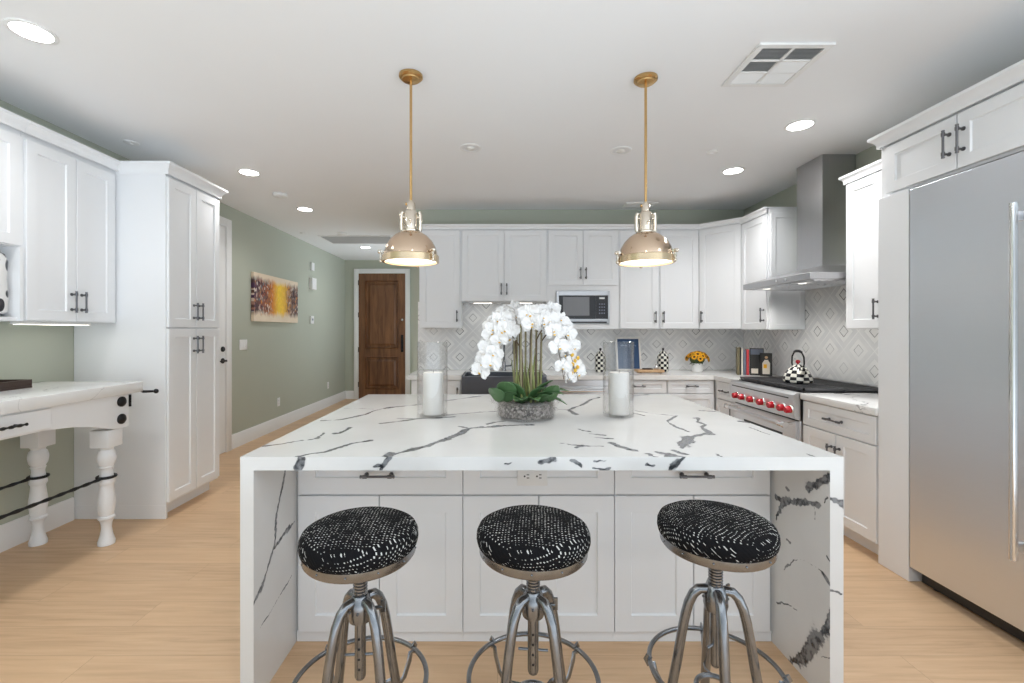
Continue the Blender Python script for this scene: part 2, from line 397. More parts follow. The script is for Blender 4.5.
def casing(mb, x0, x1, z1, wd, t):
    mb.box(x0-wd, x0, -t, 0, 0, z1+wd, bev=.003); mb.box(x1, x1+wd, -t, 0, 0, z1+wd, bev=.003); mb.box(x0, x1, -t, 0, z1, z1+wd, bev=.003)
def raised(mb, x0, x1, z0, z1, y0, mi=0, d=.026, g=.035):
    """recessed moulding with a raised field, front at y0 facing -y"""
    def R(a, y): return [(x0+a,y,z0+a),(x1-a,y,z0+a),(x1-a,y,z1-a),(x0+a,y,z1-a)]
    rings = [R(0,y0), R(.014,y0-.012), R(.030,y0+d), R(.030+g,y0+d), R(.030+2*g,y0+.004)]
    for A, B in zip(rings, rings[1:]):
        mb._add(A+B, [(i,(i+1)%4,4+(i+1)%4,4+i) for i in range(4)], mi)
    mb._add(rings[-1], [(0,1,2,3)], mi)
# front door at the end of the hall
d1 = bpy.data.objects.new('door_1', None); COL.objects.link(d1); d1.location = (-2.807, HE-.002, 0); d1['kind'] = 'structure'; d1['label'] = 'dark stained two panel wooden front door at the hall end'
b = MB(); casing(b, 0, .943, 2.54, .095, .028); b.build('casing', M['trim'], d1)
b = MB(); W_, y0 = .943, -.03
xs = [0, .13, W_-.13, W_]; zs = [0, .2, .86, 1.02, 2.40, 2.54]
for (xa, xb, za, zb) in [(0,.13,0,2.54),(W_-.13,W_,0,2.54),(.13,W_-.13,0,.2),(.13,W_-.13,.86,1.02),(.13,W_-.13,2.40,2.54)]:
    b.box(xa+(.003 if xa == 0 else 0), xb-(.003 if xb == W_ else 0), y0, 0, za+(.006 if za == 0 else 0), zb-(.003 if zb == 2.54 else 0))
b.build('leaf', M['wood_door'], d1)
b = MB(); raised(b, .13, W_-.13, 1.02, 2.40, y0); b.build('upper_panel', M['wood_door'], d1)
b = MB(); raised(b, .13, W_-.13, .2, .86, y0); b.build('lower_panel', M['wood_door'], d1)
b = MB(); b.box(W_-.085, W_-.035, y0-.008, y0, .95, 1.30, bev=.003); b.tube([(W_-.06,y0-.008,1.22),(W_-.06,y0-.05,1.2),(W_-.06,y0-.06,1.12),(W_-.06,y0-.05,1.03),(W_-.06,y0-.008,1.0)], .009)
b.build('door_handle', M['black_metal'], d1)
b = MB(); b.lathe([(.028,0),(.028,.012),(.02,.02)], (W_-.06,y0,1.60), 20, M=Matrix.Rotation(PI/2,4,'X')); b.build('deadbolt', M['chrome'], d1)
for z in (.3, 1.0, 1.7, 2.35):
    b = MB(); b.cyl((.001,y0-.006,z-.05),(.001,y0-.006,z+.05),.008); b.build('hinge', M['black_metal'], d1)
# white door in the left hall wall
d2 = bpy.data.objects.new('door_2', None); COL.objects.link(d2); d2.location = (LW+.002, 4.19, 0); d2.rotation_euler = (0,0,PI/2); d2['kind'] = 'structure'; d2['label'] = 'white side door in the hall wall beside the tall pantry'
b = MB(); casing(b, 0, .90, 2.55, .095, .028); b.build('casing', M['trim'], d2)
b = MB(); b.box(.003,.897,-.012,0,.006,2.547); raised(b, .13,.77,1.1,2.4,-.013,d=.0005); raised(b,.13,.77,.22,.95,-.013,d=.0005); b.build('leaf', M['trim'], d2)
b = MB(); b.lathe([(.03,0),(.03,.012),(.022,.02)], (.84,-.012,1.17), 20, M=Matrix.Rotation(PI/2,4,'X')); b.build('deadbolt', M['black_metal'], d2)
b = MB(); b.lathe([(.03,0),(.03,.01),(.012,.015),(.012,.05)], (.84,-.012,1.04), 20, M=Matrix.Rotation(PI/2,4,'X')); b.tube([(.84,-.06,1.04),(.80,-.064,1.042),(.73,-.06,1.04)], .009); b.build('door_handle', M['black_metal'], d2)

# ------------------------------------------------------------------ cabinetry helpers (local x = width, front faces -y, z up)
def shaker(x0, x1, z0, z1, y=-.02, t=.019, st=.062, rec=.009, mb=None):
    b = mb or MB()
    def R(a, yy): return [(x0+a,yy,z0+a),(x1-a,yy,z0+a),(x1-a,yy,z1-a),(x0+a,yy,z1-a)]
    e = .0018
    rings = [R(0,y+t), R(0,y+e), R(e,y), R(st,y), R(st+.004,y+rec)]
    for A, B in zip(rings, rings[1:]): b._add(A+B, [(i,(i+1)%4,4+(i+1)%4,4+i) for i in range(4)])
    b._add(rings[-1], [(0,1,2,3)]); b._add(rings[0], [(3,2,1,0)])
    return b
def pull(door, x, z, L=.13, vert=True, y=-.02, mat='pewter', r=.0055):
    b = MB(); s = .033
    a = Vector((0,0,L/2)) if vert else Vector((L/2,0,0)); c = Vector((x,y-s,z)); dn = a.normalized()
    b.cyl(c-a, c+a, r, seg=12)
    for k in (-1, 1):
        p = c + dn*k*(L/2-.016)
        b.cyl(p+Vector((0,s,0)), p-Vector((0,.004,0)), .0055, seg=10)
        b.cyl(p-dn*.009, p+dn*.009, r*1.5, seg=12)
        b.cyl(c+dn*k*(L/2-.002), c+dn*k*(L/2+.004), r*1.35, seg=12)
        b.cyl(p+Vector((0,s,0)), p+Vector((0,s-.004,0)), .010, seg=12)
    return b.build('handle', M[mat], door)
def door(cab, x0, x1, z0, z1, hx=None, hz=None, L=.13, vert=True, name='door', st=.062, y=-.02):
    o = shaker(x0+.0015, x1-.0015, z0+.0015, z1-.0015, y=y, st=st).build(name, M['cab'], cab)
    if hx is not None: pull(o, hx, hz, L, vert, y)
    return o
def carcass(cab, w_, dep, z0, z1, name='body'):
    b = MB(); b.box(0, w_, 0, dep, z0, z1)
    return bevel(b.build(name, M['cab'], cab), .0012)
def crown(cab, w_, z0, z1, out=.045, left=None, right=None, dep=.3, y=-.02, name='crown', ldep=None):
    """cove crown along the front, with returns down either side"""
    prof = [(0,z0),(-.006,z0),(-.006,z0+.02),(-out*.45,z0+(z1-z0)*.55),(-out,z1-.016),(-out,z1),(0,z1)]
    b = MB()
    la = out if left else 0; ra = out if right else 0
    n = len(prof); vs = []; fs = []
    for px, pz in prof: vs.append((-(-px if left else 0), y+px, pz))
    for px, pz in prof: vs.append((w_+(-px if right else 0), y+px, pz))
    fs = [tuple(range(n))[::-1], tuple(range(n,2*n))]+[(i,(i+1)%n,n+(i+1)%n,n+i) for i in range(n)]
    b._add(vs, fs)
    if left: b._add([(px,y+px,pz) for px,pz in prof]+[(px,ldep or dep,pz) for px,pz in prof], fs)
    if right: b._add([(w_-px,y+px,pz) for px,pz in prof]+[(w_-px,dep,pz) for px,pz in prof], fs)
    b.box(0, w_, y, dep, z1-.012, z1-.001)
    return b.build(name, M['cab'], cab)
RB, RL, RR = 0, PI/2, -PI/2          # cabinet on the back, left and right walls

# ------------------------------------------------------------------ island
IX0, IX1, IY0, IY1, TZ, TT = -.938, 1.261, 1.64, 3.27, .912, .049
def px_top(x, y, z=TZ):
    d = (H-z)*F/(y-CY); return ((x-CX)*d/F, d)
def px_x(x, y, X):
    d = X*F/(x-CX); return (d, H-(y-CY)*d/F)
def px_y(x, y, d): return ((x-CX)*d/F, H-(y-CY)*d/F)
def cA(l, s, ox, oy): return [(ox+a/s, oy+b_/s) for a, b_ in l]
s6 = lambda *l: [px_top(*p) for p in cA(l, 4.267, 240, 390)]
s7 = lambda *l: [px_top(*p) for p in cA(l, 4.267, 430, 390)]
s8 = lambda *l: [px_top(*p) for p in cA(l, 4.267, 610, 390)]
V_TOP = [  # (points, half width, dash strength)
 (s6((445,78),(510,79),(570,83)), .0025, 0), (s6((345,131),(420,126),(480,116),(540,103),(570,91),(600,83),(650,73),(740,64),(830,52),(900,43),(1020,26)), .009, .25),
 (s6((610,142),(700,131),(760,123),(850,118),(920,113)), .010, .2), (s6((670,122),(740,124)), .006, .2), (s6((880,108),(950,101),(1024,93)), .006, .2), (s7((60,108),(150,100),(200,95),(290,90)), .006, .2),
 (s6((90,240),(180,230),(265,214)), .008, .5), (s6((320,206),(335,196),(350,184)), .008, .5), (s6((285,212),(330,203)), .004, .8), (s6((400,187),(425,186),(450,176),(470,160)), .009, .6),
 (s6((215,291),(290,270),(370,262),(440,245),(490,228),(560,215)), .009, .15),
 (s6((618,300),(640,280),(700,262),(780,242),(860,219),(940,186),(985,162),(1024,156)), .013, .1), (s7((0,237),(50,215),(110,190),(170,164),(200,159),(300,153),(440,150)), .010, .2),
 (s7((125,154),(160,160)), .007, .3), (s7((235,146),(280,138),(320,133)), .009, .2), (s6((620,296),(650,270)), .02, .1),
 (s7((550,225),(600,232),(640,237),(735,240)), .006, .1), (s7((620,245),(655,237)), .008, .1),
 (s7((632,166),(655,172),(685,176)), .010, .5), (s7((678,186),(720,190),(758,193)), .009, .7), (s7((700,205),(790,210)), .008, .9), (s7((770,226),(810,243),(870,258)), .010, .9),
 (s7((592,84),(605,92),(621,104)), .012, .2), (s7((595,84),(640,66),(680,45),(720,30)), .009, .5), (s7((545,82),(592,85)), .005, .3),
 (s8((358,121),(372,119),(380,135),(422,151),(392,158),(418,180),(400,190),(370,195),(338,204)), .010, .2), (s8((412,186),(370,194),(332,206),(318,228),(312,244)), .019, .25), (s8((318,238),(350,225)), .012, .4),
 (s8((270,256),(295,266),(325,272)), .012, .4), (s8((165,272),(185,284),(205,286)), .012, .6), (s8((195,266),(240,272),(300,288)), .012, .5), (s8((255,286),(300,290)), .02, .3),
 (s8((110,90),(180,100),(230,105),(288,109)), .005, .6), (s8((286,110),(240,131),(280,155),(335,178)), .008, .15), (s8((100,97),(150,108)), .005, .7),
 (s8((390,88),(440,92)), .010, .3), (s8((560,135),(592,139)), .012, .3), (s8((845,270),(880,282)), .004, .5), (s8((105,26),(165,18)), .008, .2), (s8((450,270),(470,284)), .004, .3), (s8((600,160),(680,190)), .003, .8)]
V_TOP = [(p_, h_*1.3, d_*.85) for p_, h_, d_ in V_TOP]
f6 = lambda *l: [px_y(*p, IY0) for p in cA(l, 4.267, 240, 390)]
f7 = lambda *l: [px_y(*p, IY0) for p in cA(l, 4.267, 430, 390)]
f8 = lambda *l: [px_y(*p, IY0) for p in cA(l, 4.267, 610, 390)]
V_FRONT = [(f6((262,292),(254,318),(240,345)), .012, .3), (f6((640,286),(618,318),(600,345)), .008, .2), (f6((572,330),(598,330)), .012, .5),
 (f7((476,312),(500,308),(520,296)), .012, .1), (f7((590,294),(612,306),(634,318)), .008, .3), (f7((705,296),(752,297)), .006, .9), (f7((700,332),(740,336),(774,330)), .007, .9), (f7((326,326),(345,320)), .004, .3),
 (f8((312,286),(285,312),(252,336)), .014, .3), (f8((160,316),(186,327)), .005, .2), (f8((-8,330),(5,326)), .008, .2)]
iL, iR = IX0+TT, IX1-TT
l6 = lambda *l: [px_x(*p, iL) for p in cA(l, 3.06, 240, 460)]
r7 = lambda *l: [px_x(*p, iR) for p in cA(l, 3.067, 760, 460)]
V_LEFT = [(l6((140,33),(122,110),(112,180),(108,250),(82,330),(66,390),(40,445)), .009, .1), (l6((105,265),(135,225),(168,190)), .009, .1), (l6((160,345),(110,430),(62,520)), .003, .6)]
V_RIGHT = [(r7((150,92),(180,80),(222,60)), .018, .2), (r7((48,112),(75,128),(130,132),(186,142)), .016, .2), (r7((75,128),(60,150),(48,182)), .014, .2),
 (r7((85,634),(140,606),(175,560),(200,510),(224,470)), .026, .35), (r7((195,352),(206,375),(222,402)), .008, .3), (r7((70,330),(110,305),(150,315),(190,345)), .003, .8), (r7((50,437),(80,440),(118,468)), .003, .8),
 (r7((212,115),(204,135)), .006, .2), (r7((170,150),(172,185)), .003, .4), (r7((80,85),(90,95)), .004, .3), (r7((205,285),(215,305)), .004, .3), (r7((80,240),(90,250)), .004, .3), (r7((185,600),(220,605)), .003, .5)]
e7 = lambda *l: [px_y(*p, IY0) for p in cA(l, 3.067, 760, 460)]
V_EDGE_R = [(e7((222,128),(258,148)), .012, .1), (e7((218,398),(258,410)), .010, .2)]
V_EDGE_L = [(f6((8,250),(20,310)), .0015, .5)]
rng = np.random.RandomState(3)
WAVES = [(rng.normal(size=2)*k, rng.uniform(0, 6.28), a) for k, a in ((18,1),(18,1),(35,.7),(35,.7),(70,.45),(70,.45),(140,.25),(140,.25)) for _ in (0,)]
def vnoise(p):
    return sum(a*np.sin(p @ k + ph) for k, ph, a in WAVES)/2.2
def vein_field(p, veins):
    out = np.zeros(len(p)); q = p + .010*np.stack([vnoise(p), vnoise(p[:, ::-1]+3.3)], 1); nz = vnoise(p*2.3+1.7); nd = vnoise(p*1.1+9)
    for pts, hw, dash in veins:
        for a, b_ in zip(pts, pts[1:]):
            a, b_ = np.array(a), np.array(b_); ab = b_-a; L2 = max(ab @ ab, 1e-9)
            lo = np.minimum(a, b_)-hw*4-.03; hi = np.maximum(a, b_)+hw*4+.03
            k = np.where(((p > lo) & (p < hi)).all(1))[0]
            if not len(k): continue
            t = np.clip((q[k]-a) @ ab/L2, 0, 1); d = np.linalg.norm(q[k]-a-t[:, None]*ab, axis=1)
            f = np.clip(1-d/(1.45*hw*(1+.5*nz[k])), 0, 1)-dash*.55*np.clip(nd[k]+.2, 0, 1)
            out[k] = np.maximum(out[k], f)
    return np.clip(out, 0, 1)
def vein_slab(name, faces, parent):
    """slab of tessellated faces; each face = (origin, du, dv, nu, nv, veins, map3d->2d)"""
    V, Fc, A, base = [], [], [], 0
    for o, du, dv, nu, nv, veins, m in faces:
        o, du, dv = map(np.array, (o, du, dv)); uu, vv = np.meshgrid(np.linspace(0,1,nu+1), np.linspace(0,1,nv+1))
        P = o+uu.reshape(-1,1)*du+vv.reshape(-1,1)*dv
        i = np.arange(nu*nv); r, c = i//nu, i % nu; q = base+r*(nu+1)+c
        Fc.append(np.stack([q, q+1, q+nu+2, q+nu+1], 1)); V.append(P); base += len(P)
        A.append(vein_field(P[:, m], veins) if veins else np.zeros(len(P)))
    V = np.concatenate(V); Fc = np.concatenate(Fc); A = np.concatenate(A)
    me = bpy.data.meshes.new(name); me.vertices.add(len(V)); me.vertices.foreach_set('co', V.ravel())
    me.loops.add(Fc.size); me.loops.foreach_set('vertex_index', Fc.ravel().astype(np.int32))
    me.polygons.add(len(Fc)); me.polygons.foreach_set('loop_start', np.arange(0, Fc.size, 4, dtype=np.int32))
    me.update(calc_edges=True); me.validate()
    at = me.attributes.new('vein', 'FLOAT', 'POINT'); at.data.foreach_set('value', A.astype(np.float32))
    me.materials.append(M['marble']); o = bpy.data.objects.new(name, me); COL.objects.link(o); o.parent = parent
    return o
icx = (IX0+IX1)/2
isl = empty('island_worktop', (0,0,0), 0, 'white quartz waterfall worktop with dark grey veins on the kitchen island', 'countertop')
W_, D_, ZB = IX1-IX0, IY1-IY0, TZ-TT
vein_slab('top_slab', [((IX0,IY0,TZ),(W_,0,0),(0,D_,0),560,400,V_TOP,[0,1]), ((IX0,IY0,ZB),(W_,0,0),(0,0,TT),440,14,V_FRONT,[0,2]),
    ((IX0,IY1,TZ),(W_,0,0),(0,0,-TT),1,1,None,None), ((IX0,IY1,ZB),(W_,0,0),(0,-D_,0),1,1,None,None),
    ((IX0,IY1,ZB),(0,-D_,0),(0,0,TT),1,1,None,None), ((IX1,IY0,ZB),(0,D_,0),(0,0,TT),1,1,None,None)], isl)
def side(x0, x1, vin, vedge, inner):
    fs = [((x0,IY0,0),(x1-x0,0,0),(0,0,ZB),12,200,vedge,[0,2]), ((x1,IY1,0),(x0-x1,0,0),(0,0,ZB),1,1,None,None)]
    vl, vr = (None, vin) if inner == 'r' else (vin, None)
    for x, vv, s in ((x0, vl, -1), (x1, vr, 1)):
        nu, nv = (400, 230) if vv else (1, 1)
        fs.append(((x,IY1,0),(0,-D_,0),(0,0,ZB),nu,nv,vv,[1,2]) if s < 0 else ((x,IY0,0),(0,D_,0),(0,0,ZB),nu,nv,vv,[1,2]))
    return vein_slab('waterfall_panel', fs, isl)
side(IX0, iL, V_LEFT, V_EDGE_L, 'r'); side(iR, IX1, V_RIGHT, V_EDGE_R, 'l')
# island cabinets: fronts at y = 1.97
IF = 1.975
for nm, (xa, xb), lab, hnd in (('left', (iL+.002, -.152), 'white island base cabinet with drawer nearest the left waterfall panel', True),
                               ('mid', (-.152, .514), 'white island base cabinet with power outlet in its drawer front, in the middle', False),
                               ('right', (.514, iR-.002), 'white island base cabinet with drawer nearest the right waterfall panel', True)):
    w_ = xb-xa
    c = empty('island_cabinet', (xa, IF+.02, 0), RB, lab, 'cabinet')
    b = MB(); b.box(.0005, w_-.0005, 0, .60, .045, ZB-.002); b.build('body', M['cab'], c)
    b = MB(); b.box(.0005, w_-.0005, -.008, .012, 0.001, .045); b.build('toe_board', M['cab'], c)
    e0 = .012 if nm == 'left' else 0; e1 = .012 if nm == 'right' else 0
    dr = door(c, e0, w_-e1, .652, ZB-.004, w_/2 if hnd else None, .742, .14, False, 'drawer', .072)
    dm = w_/2
    door(c, e0, dm-.001, .048, .648, st=.072); door(c, dm+.001, w_-e1, .048, .648, st=.072)
    if not hnd:
        oc = w_/2-.028; b = MB(); b.box(oc-.066, oc+.066, -.0215, -.0105, .692, .760, bev=.002)
        o = b.build('power_outlet', M['white_plastic'], dr)
        for k in (-1, 1):
            xx = oc+k*.027
            b = MB(); b.box(xx-.016, xx+.017, -.0222, -.0210, .715, .753, bev=.0002)
            b.box(xx+.002, xx+.013, -.0228, -.0221, .739, .743, 1); b.box(xx+.002, xx+.013, -.0228, -.0221, .725, .729, 1)
            b.lathe([(.0042,0),(.0042,.0006)], (xx-.007,-.0221,.734), 10, 1, M=Matrix.Rotation(PI/2,4,'X')); b.build('socket', [M['white_plastic'], M['black_plastic']], o)

# ------------------------------------------------------------------ back wall uppers
UF = 5.02; UB = BW-.014-UF
def upper(x0, x1, z0, z1, ndoor, lab, handles, zdoor0=None, mw=False):
    c = empty('wall_cabinet', (x0, UF+.02, 0), RB, lab, 'cabinet')
    w_ = x1-x0
    b = MB(); dep = UB-.02
    if mw:
        b.box(.0005,w_-.0005,0,dep,zdoor0,z1); b.box(.0005,.10,0,dep,z0,zdoor0); b.box(w_-.10,w_-.0005,0,dep,z0,zdoor0)
        b.box(.10,w_-.10,0,dep,z0,z0+.055); b.box(.10,w_-.10,dep-.02,dep,z0+.055,zdoor0); b.box(.10,w_-.10,0,dep,zdoor0-.056,zdoor0)
    else: b.box(.0005, w_-.0005, 0, dep, z0, z1)
    b.build('body', M['cab'], c)
    zd = (zdoor0 or z0)+.004; zt = z1-.045
    if ndoor == 1: door(c, .012, w_-.012, zd, zt, handles[0] if handles[0] > 0 else w_+handles[0], zd+.13, .12)
    else:
        g_ = .0015
        door(c, .012, w_/2-g_, zd, zt, w_/2-.03, zd+.13, .12); door(c, w_/2+g_, w_-.012, zd, zt, w_/2+.03, zd+.13, .12)
    crown(c, w_, z1-.04, 2.56, .028, dep=dep)
    return c
upper(-.876,-.407,1.405,2.545,1,'white single door wall cabinet at the left end of the back wall',[-.045])
c = upper(-.407,.553,1.705,2.545,2,'white two door wall cabinet above the dark sink',[0])
for xx in (.24, .70):
    b = MB(); b.box(xx-.11, xx+.11, .06, .12, 1.690, 1.704, bev=.003); u_ = b.build('under_cabinet_light', M['white_plastic'], c)
    b = MB(); b.box(xx-.10, xx+.10, .068, .112, 1.6885, 1.6898); b.build('lens', M['strip_lens'], u_)
cm = upper(.553,1.356,1.395,2.545,2,'white wall cabinet with built in microwave niche below its two doors',[0],1.88,True)
upper(1.356,1.803,1.395,2.545,1,'white single door wall cabinet right of the microwave',[-.045])
upper(1.803,2.257,1.395,2.545,1,'white single door wall cabinet second right of the microwave',[.045])
# microwave
mw = empty('microwave', (.656, UF+.018, 1.455), RB, 'stainless microwave with black glass door in the wall cabinet niche', 'microwave')
w_ = .596
b = MB(); b.box(.004, w_-.004, .012, .26, .004, .362); b.build('case', M['steel'], mw)
b = MB(); b.box(.0,.03,-.018,.012,0,.365); b.box(w_-.018,w_,-.018,.012,0,.365); b.box(.03,w_-.018,-.018,.012,.315,.365); b.box(.03,w_-.018,-.018,.012,.033,.052); b.box(.01,w_-.01,-.006,.012,0,.03); bevel(b.build('trim_frame', M['steel_hood'], mw), .002)
b = MB(); b.box(.032,.44,-.014,.011,.054,.313); b.build('door', M['glass_black'], mw)
b = MB(); b.box(.075,.37,-.0155,-.0142,.09,.298); b.build('window', M['mw_window'], mw)
b = MB(); b.box(.444,w_-.02,-.012,.011,.054,.313); p = b.build('control_panel', M['glass_black'], mw)
b = MB(); b.box(.48,.54,-.0132,-.0122,.275,.295); b.build('display', M['off_lens'], p)
b = MB()
for i in range(4):
    for j in range(3): b.box(.478+j*.026,.492+j*.026,-.0132,-.0122,.11+i*.034,.124+i*.034)
b.build('buttons', M['slate'], p)
b = MB(); b.box(.03,w_-.03,-.008,-.0058,.006,.024); b.build('vent_slot', M['black_plastic'], mw)

# diagonal corner wall cabinet
c = empty('corner_cabinet', (0,0,0), 0, 'white diagonal corner wall cabinet between the back and range walls', 'cabinet')
A_, B_ = Vector((2.259, UF+.021)), Vector((2.569, 4.722))
b = MB(); b.prism([(A_.x,A_.y),(B_.x,B_.y),(RW-.014,B_.y),(RW-.014,BW-.014),(A_.x,BW-.014)], 2, 1.395, 2.545); b.build('body', M['cab'], c)
dv = (B_-A_); L_ = dv.length; ang = math.atan2(dv.y, dv.x)
MM = Matrix.Translation((A_.x, A_.y, 0)) @ Matrix.Rotation(ang, 4, 'Z')
o = shaker(.008, L_-.008, 1.399, 2.50, y=-.0205).build('door', M['cab'], c); o.matrix_local = MM
hd = pull(o, .04, 1.53, .12)
o = crown(c, L_, 2.505, 2.56, .028, dep=.1); o.matrix_local = MM

# right wall uppers (local x runs towards the camera)
def upper_right(y1, y0, z0, z1, hx, lab, left=None, right=None, two=False):
    c = empty('wall_cabinet', (2.57, y1, 0), RR, lab, 'cabinet'); w_ = y1-y0
    b = MB(); b.box(.0005, w_, 0, RW-.014-2.57, z0, z1); b.build('body', M['cab'], c)
    if two: door(c, .01, w_/2-.0015, z0+.004, z1-.05, w_/2-.03, z0+.135, .13); door(c, w_/2+.0015, w_-.01, z0+.004, z1-.05, w_/2+.03, z0+.135, .13)
    else: door(c, .01, w_-.01, z0+.004, z1-.05, hx if hx > 0 else w_+hx, z0+.14, .13)
    crown(c, w_, z1-.045, z1+.015, .026, left, right, RW-.014-2.57)
    return c, w_
c, w_ = upper_right(4.72, 4.26, 1.385, 2.535, -.05, 'white wall cabinet left of the steel range hood', None, None)
# framed end panel facing the room
b = MB(); dep = RW-.014-2.57
o = shaker(.012, dep-.002, 1.389, 2.49, y=-.0125, t=.012, st=.045, rec=.005).build('end_panel', M['cab'], c)
o.matrix_local = Matrix.Translation((w_, 0, 0)) @ Matrix.Rotation(PI/2, 4, 'Z')
c, w_ = upper_right(3.305, 2.665, 1.385, 2.49, .44, 'white wall cabinet between the range hood and the refrigerator', True, None, True)

# ------------------------------------------------------------------ range hood
hd = empty('range_hood', (0,0,0), 0, 'brushed stainless chimney range hood on the tiled wall above the range', 'range hood')
hy0, hy1, hx0, hx1 = 3.325, 4.235, 2.31, RW-.013
b = MB(); b.box(hx0, hx1, hy0, hy1, 1.757, 1.808)
o = b.build('rim', M['steel_hood'], hd); bevel(o, .003)
b = MB(); t0 = [(hx0+.004,hy0+.004,1.808),(hx1,hy0+.004,1.808),(hx1,hy1-.004,1.808),(hx0+.004,hy1-.004,1.808)]; t1 = [(2.636,3.653,1.905),(hx1,3.653,1.905),(hx1,3.972,1.905),(2.636,3.972,1.905)]
b._add(t0+t1, [(i,(i+1)%4,4+(i+1)%4,4+i) for i in range(4)]+[(3,2,1,0),(4,5,6,7)]); b.build('canopy', M['steel_hood'], hd)
b = MB(); b.box(2.640,hx1,3.656,3.969,1.905,CE-.002); b.build('chimney', M['steel_hood'], hd)
for k in range(3):
    b = MB(); ya = hy0+.03+k*.285; b.box(hx0+.05, hx1-.05, ya, ya+.275, 1.750, 1.7575)
    for i in range(9): b.box(hx0+.06+i*.055, hx0+.08+i*.055, ya+.01, ya+.265, 1.747, 1.751)
    b.build('filter', M['steel'], hd)
for k in range(2):
    b = MB(); b.lathe([(.028,1.7445),(.028,1.7565),(.001,1.757)], (2.40, hy0+.22+k*.47, 0), 24); hl = b.build('hood_lamp', M['hood_lens'], hd)
    l = bpy.data.lights.new('beam', 'SPOT'); l.energy = 9; l.color = (1,.97,.92); l.spot_size = math.radians(150); l.spot_blend = .7; l.shadow_soft_size = .03
    lo = bpy.data.objects.new('lamp_beam', l); COL.objects.link(lo); lo.parent = hl; lo.location = (2.40, hy0+.22+k*.47, 1.742)
for k in range(2):
    b = MB(); b.lathe([(.012,0),(.012,.006)], (hx0-.001, 3.60+k*.12, 1.785), 12, M=Matrix.Rotation(-PI/2,4,'Y')); b.build('button', M['chrome'], hd)

# ------------------------------------------------------------------ lower right run
# base cabinet right of the range (local x runs towards the camera)
def base_right(y1, y0, lab, two):
    c = empty('base_cabinet', (2.27, y1, 0), RR, lab, 'cabinet'); w_ = y1-y0; dep = RW-.014-2.27
    b = MB(); b.box(.0005, w_-.0005, 0, dep, .10, .868); b.build('body', M['cab'], c)
    b = MB(); b.box(.0005, w_-.0005, .06, dep, 0.001, .10); b.build('toe_board', M['cab'], c)
    door(c, .01, w_-.01, .69, .862, w_/2, .776, .14, False, 'drawer', .05)
    if two:
        door(c, .01, w_/2-.0015, .104, .684, w_/2-.035, .545, .13); door(c, w_/2+.0015, w_-.01, .104, .684, w_/2+.035, .545, .13)
    else: door(c, .01, w_-.01, .104, .684, w_-.05, .60, .13)
    return c
base_right(3.325, 2.665, 'white two door base cabinet with drawer between the range and the refrigerator', True)
base_right(4.635, 4.245, 'white narrow base cabinet with drawer left of the range', False)
b = MB(); b.box(2.235, RW-.013, 2.664, 3.328, .869, .914, bev=.003); tag(b.build('worktop', M['quartz']), 'short white quartz worktop between the range and the refrigerator', 'countertop')

# ------------------------------------------------------------------ range
rg = empty('gas_range', (0,0,0), 0, 'stainless gas range with seven red knobs and black grates', 'range')
ry0, ry1 = 3.332, 4.240
b = MB(); b.box(2.245, RW-.014, ry0, ry1, .09, .905); bevel(b.build('body', M['steel'], rg), .003)
b = MB(); b.prism([(2.245,.705),(2.20,.72),(2.185,.86),(2.19,.895),(2.215,.912),(2.30,.912),(2.30,.705)], 1, ry0, ry1); b.build('control_panel', M['steel'], rg)
b = MB(); b.box(2.199,2.206,ry0+.05,ry1-.05,.866,.874); o = b.build('vent_strip', M['black_plastic'], rg); o.location = (-.016,0,0)
b = MB(); b.box(2.27, RW-.03, ry0+.012, ry1-.012, .905, .919); b.build('cooktop_pan', M['black_metal'], rg)
b = MB(); b.box(RW-.04, RW-.014, ry0, ry1, .905, .955); bevel(b.build('back_trim', M['steel'], rg), .002)
Kx = Matrix.Rotation(-PI/2-.1, 4, 'Y')
for yk in (4.108, 4.006, 3.87, 3.72, 3.577, 3.448, 3.362):
    b = MB(); b.lathe([(.033,0),(.033,.010),(.030,.014)], (2.196,yk,.788), 24, M=Kx); bz = b.build('knob_bezel', M['chrome'], rg)
    b = MB(); b.lathe([(.026,.012),(.027,.018),(.024,.045),(.021,.05)], (2.196,yk,.788), 24, M=Kx)
    b.build('knob', M['red'], rg)
b = MB(); b.box(2.225, 2.245, ry0+.025, ry1-.012, .20, .700); od = bevel(b.build('oven_door', M['steel'], rg), .003)
b = MB(); b.box(2.2225, 2.2252, ry0+.18, ry1-.18, .32, .58); b.build('window', M['glass_black'], od)
b = MB(); b.box(2.236,2.246,ry0+.02,ry1-.01,.700,.708); b.build('gap_shade_strip', M['black_plastic'], rg)  # black strip, the shade above the oven door put into colour
b = MB(); b.cyl((2.14,ry0+.03,.672),(2.14,ry1-.03,.672),.016,seg=20); hb = b.build('handle', M['steel'], od)
for yy in (ry0+.07, ry1-.07):
    b = MB(); b.cyl((2.225,yy,.672),(2.14,yy,.672),.010); b.cyl((2.14,yy-.025,.672),(2.14,yy+.025,.672),.019, seg=20); b.build('handle_post', M['chrome'], hb)
for yy in (ry0+.022, ry1-.022):
    b = MB(); b.cyl((2.14,yy-.012,.672),(2.14,yy+.012,.672),.024,seg=20); b.build('end_cap', M['chrome'], hb)
b = MB(); b.box(2.26, 2.28, ry0+.01, ry1-.01, .10, .19); b.build('kick_panel', M['steel'], rg)
for xx in (2.30, RW-.08):
    for yy in (ry0+.05, ry1-.05):
        b = MB(); b.lathe([(.02,0),(.02,.02),(.014,.03),(.014,.09)], (xx,yy,.001), 14); b.build('foot', M['steel'], rg)
gw = (ry1-ry0-.03)/3
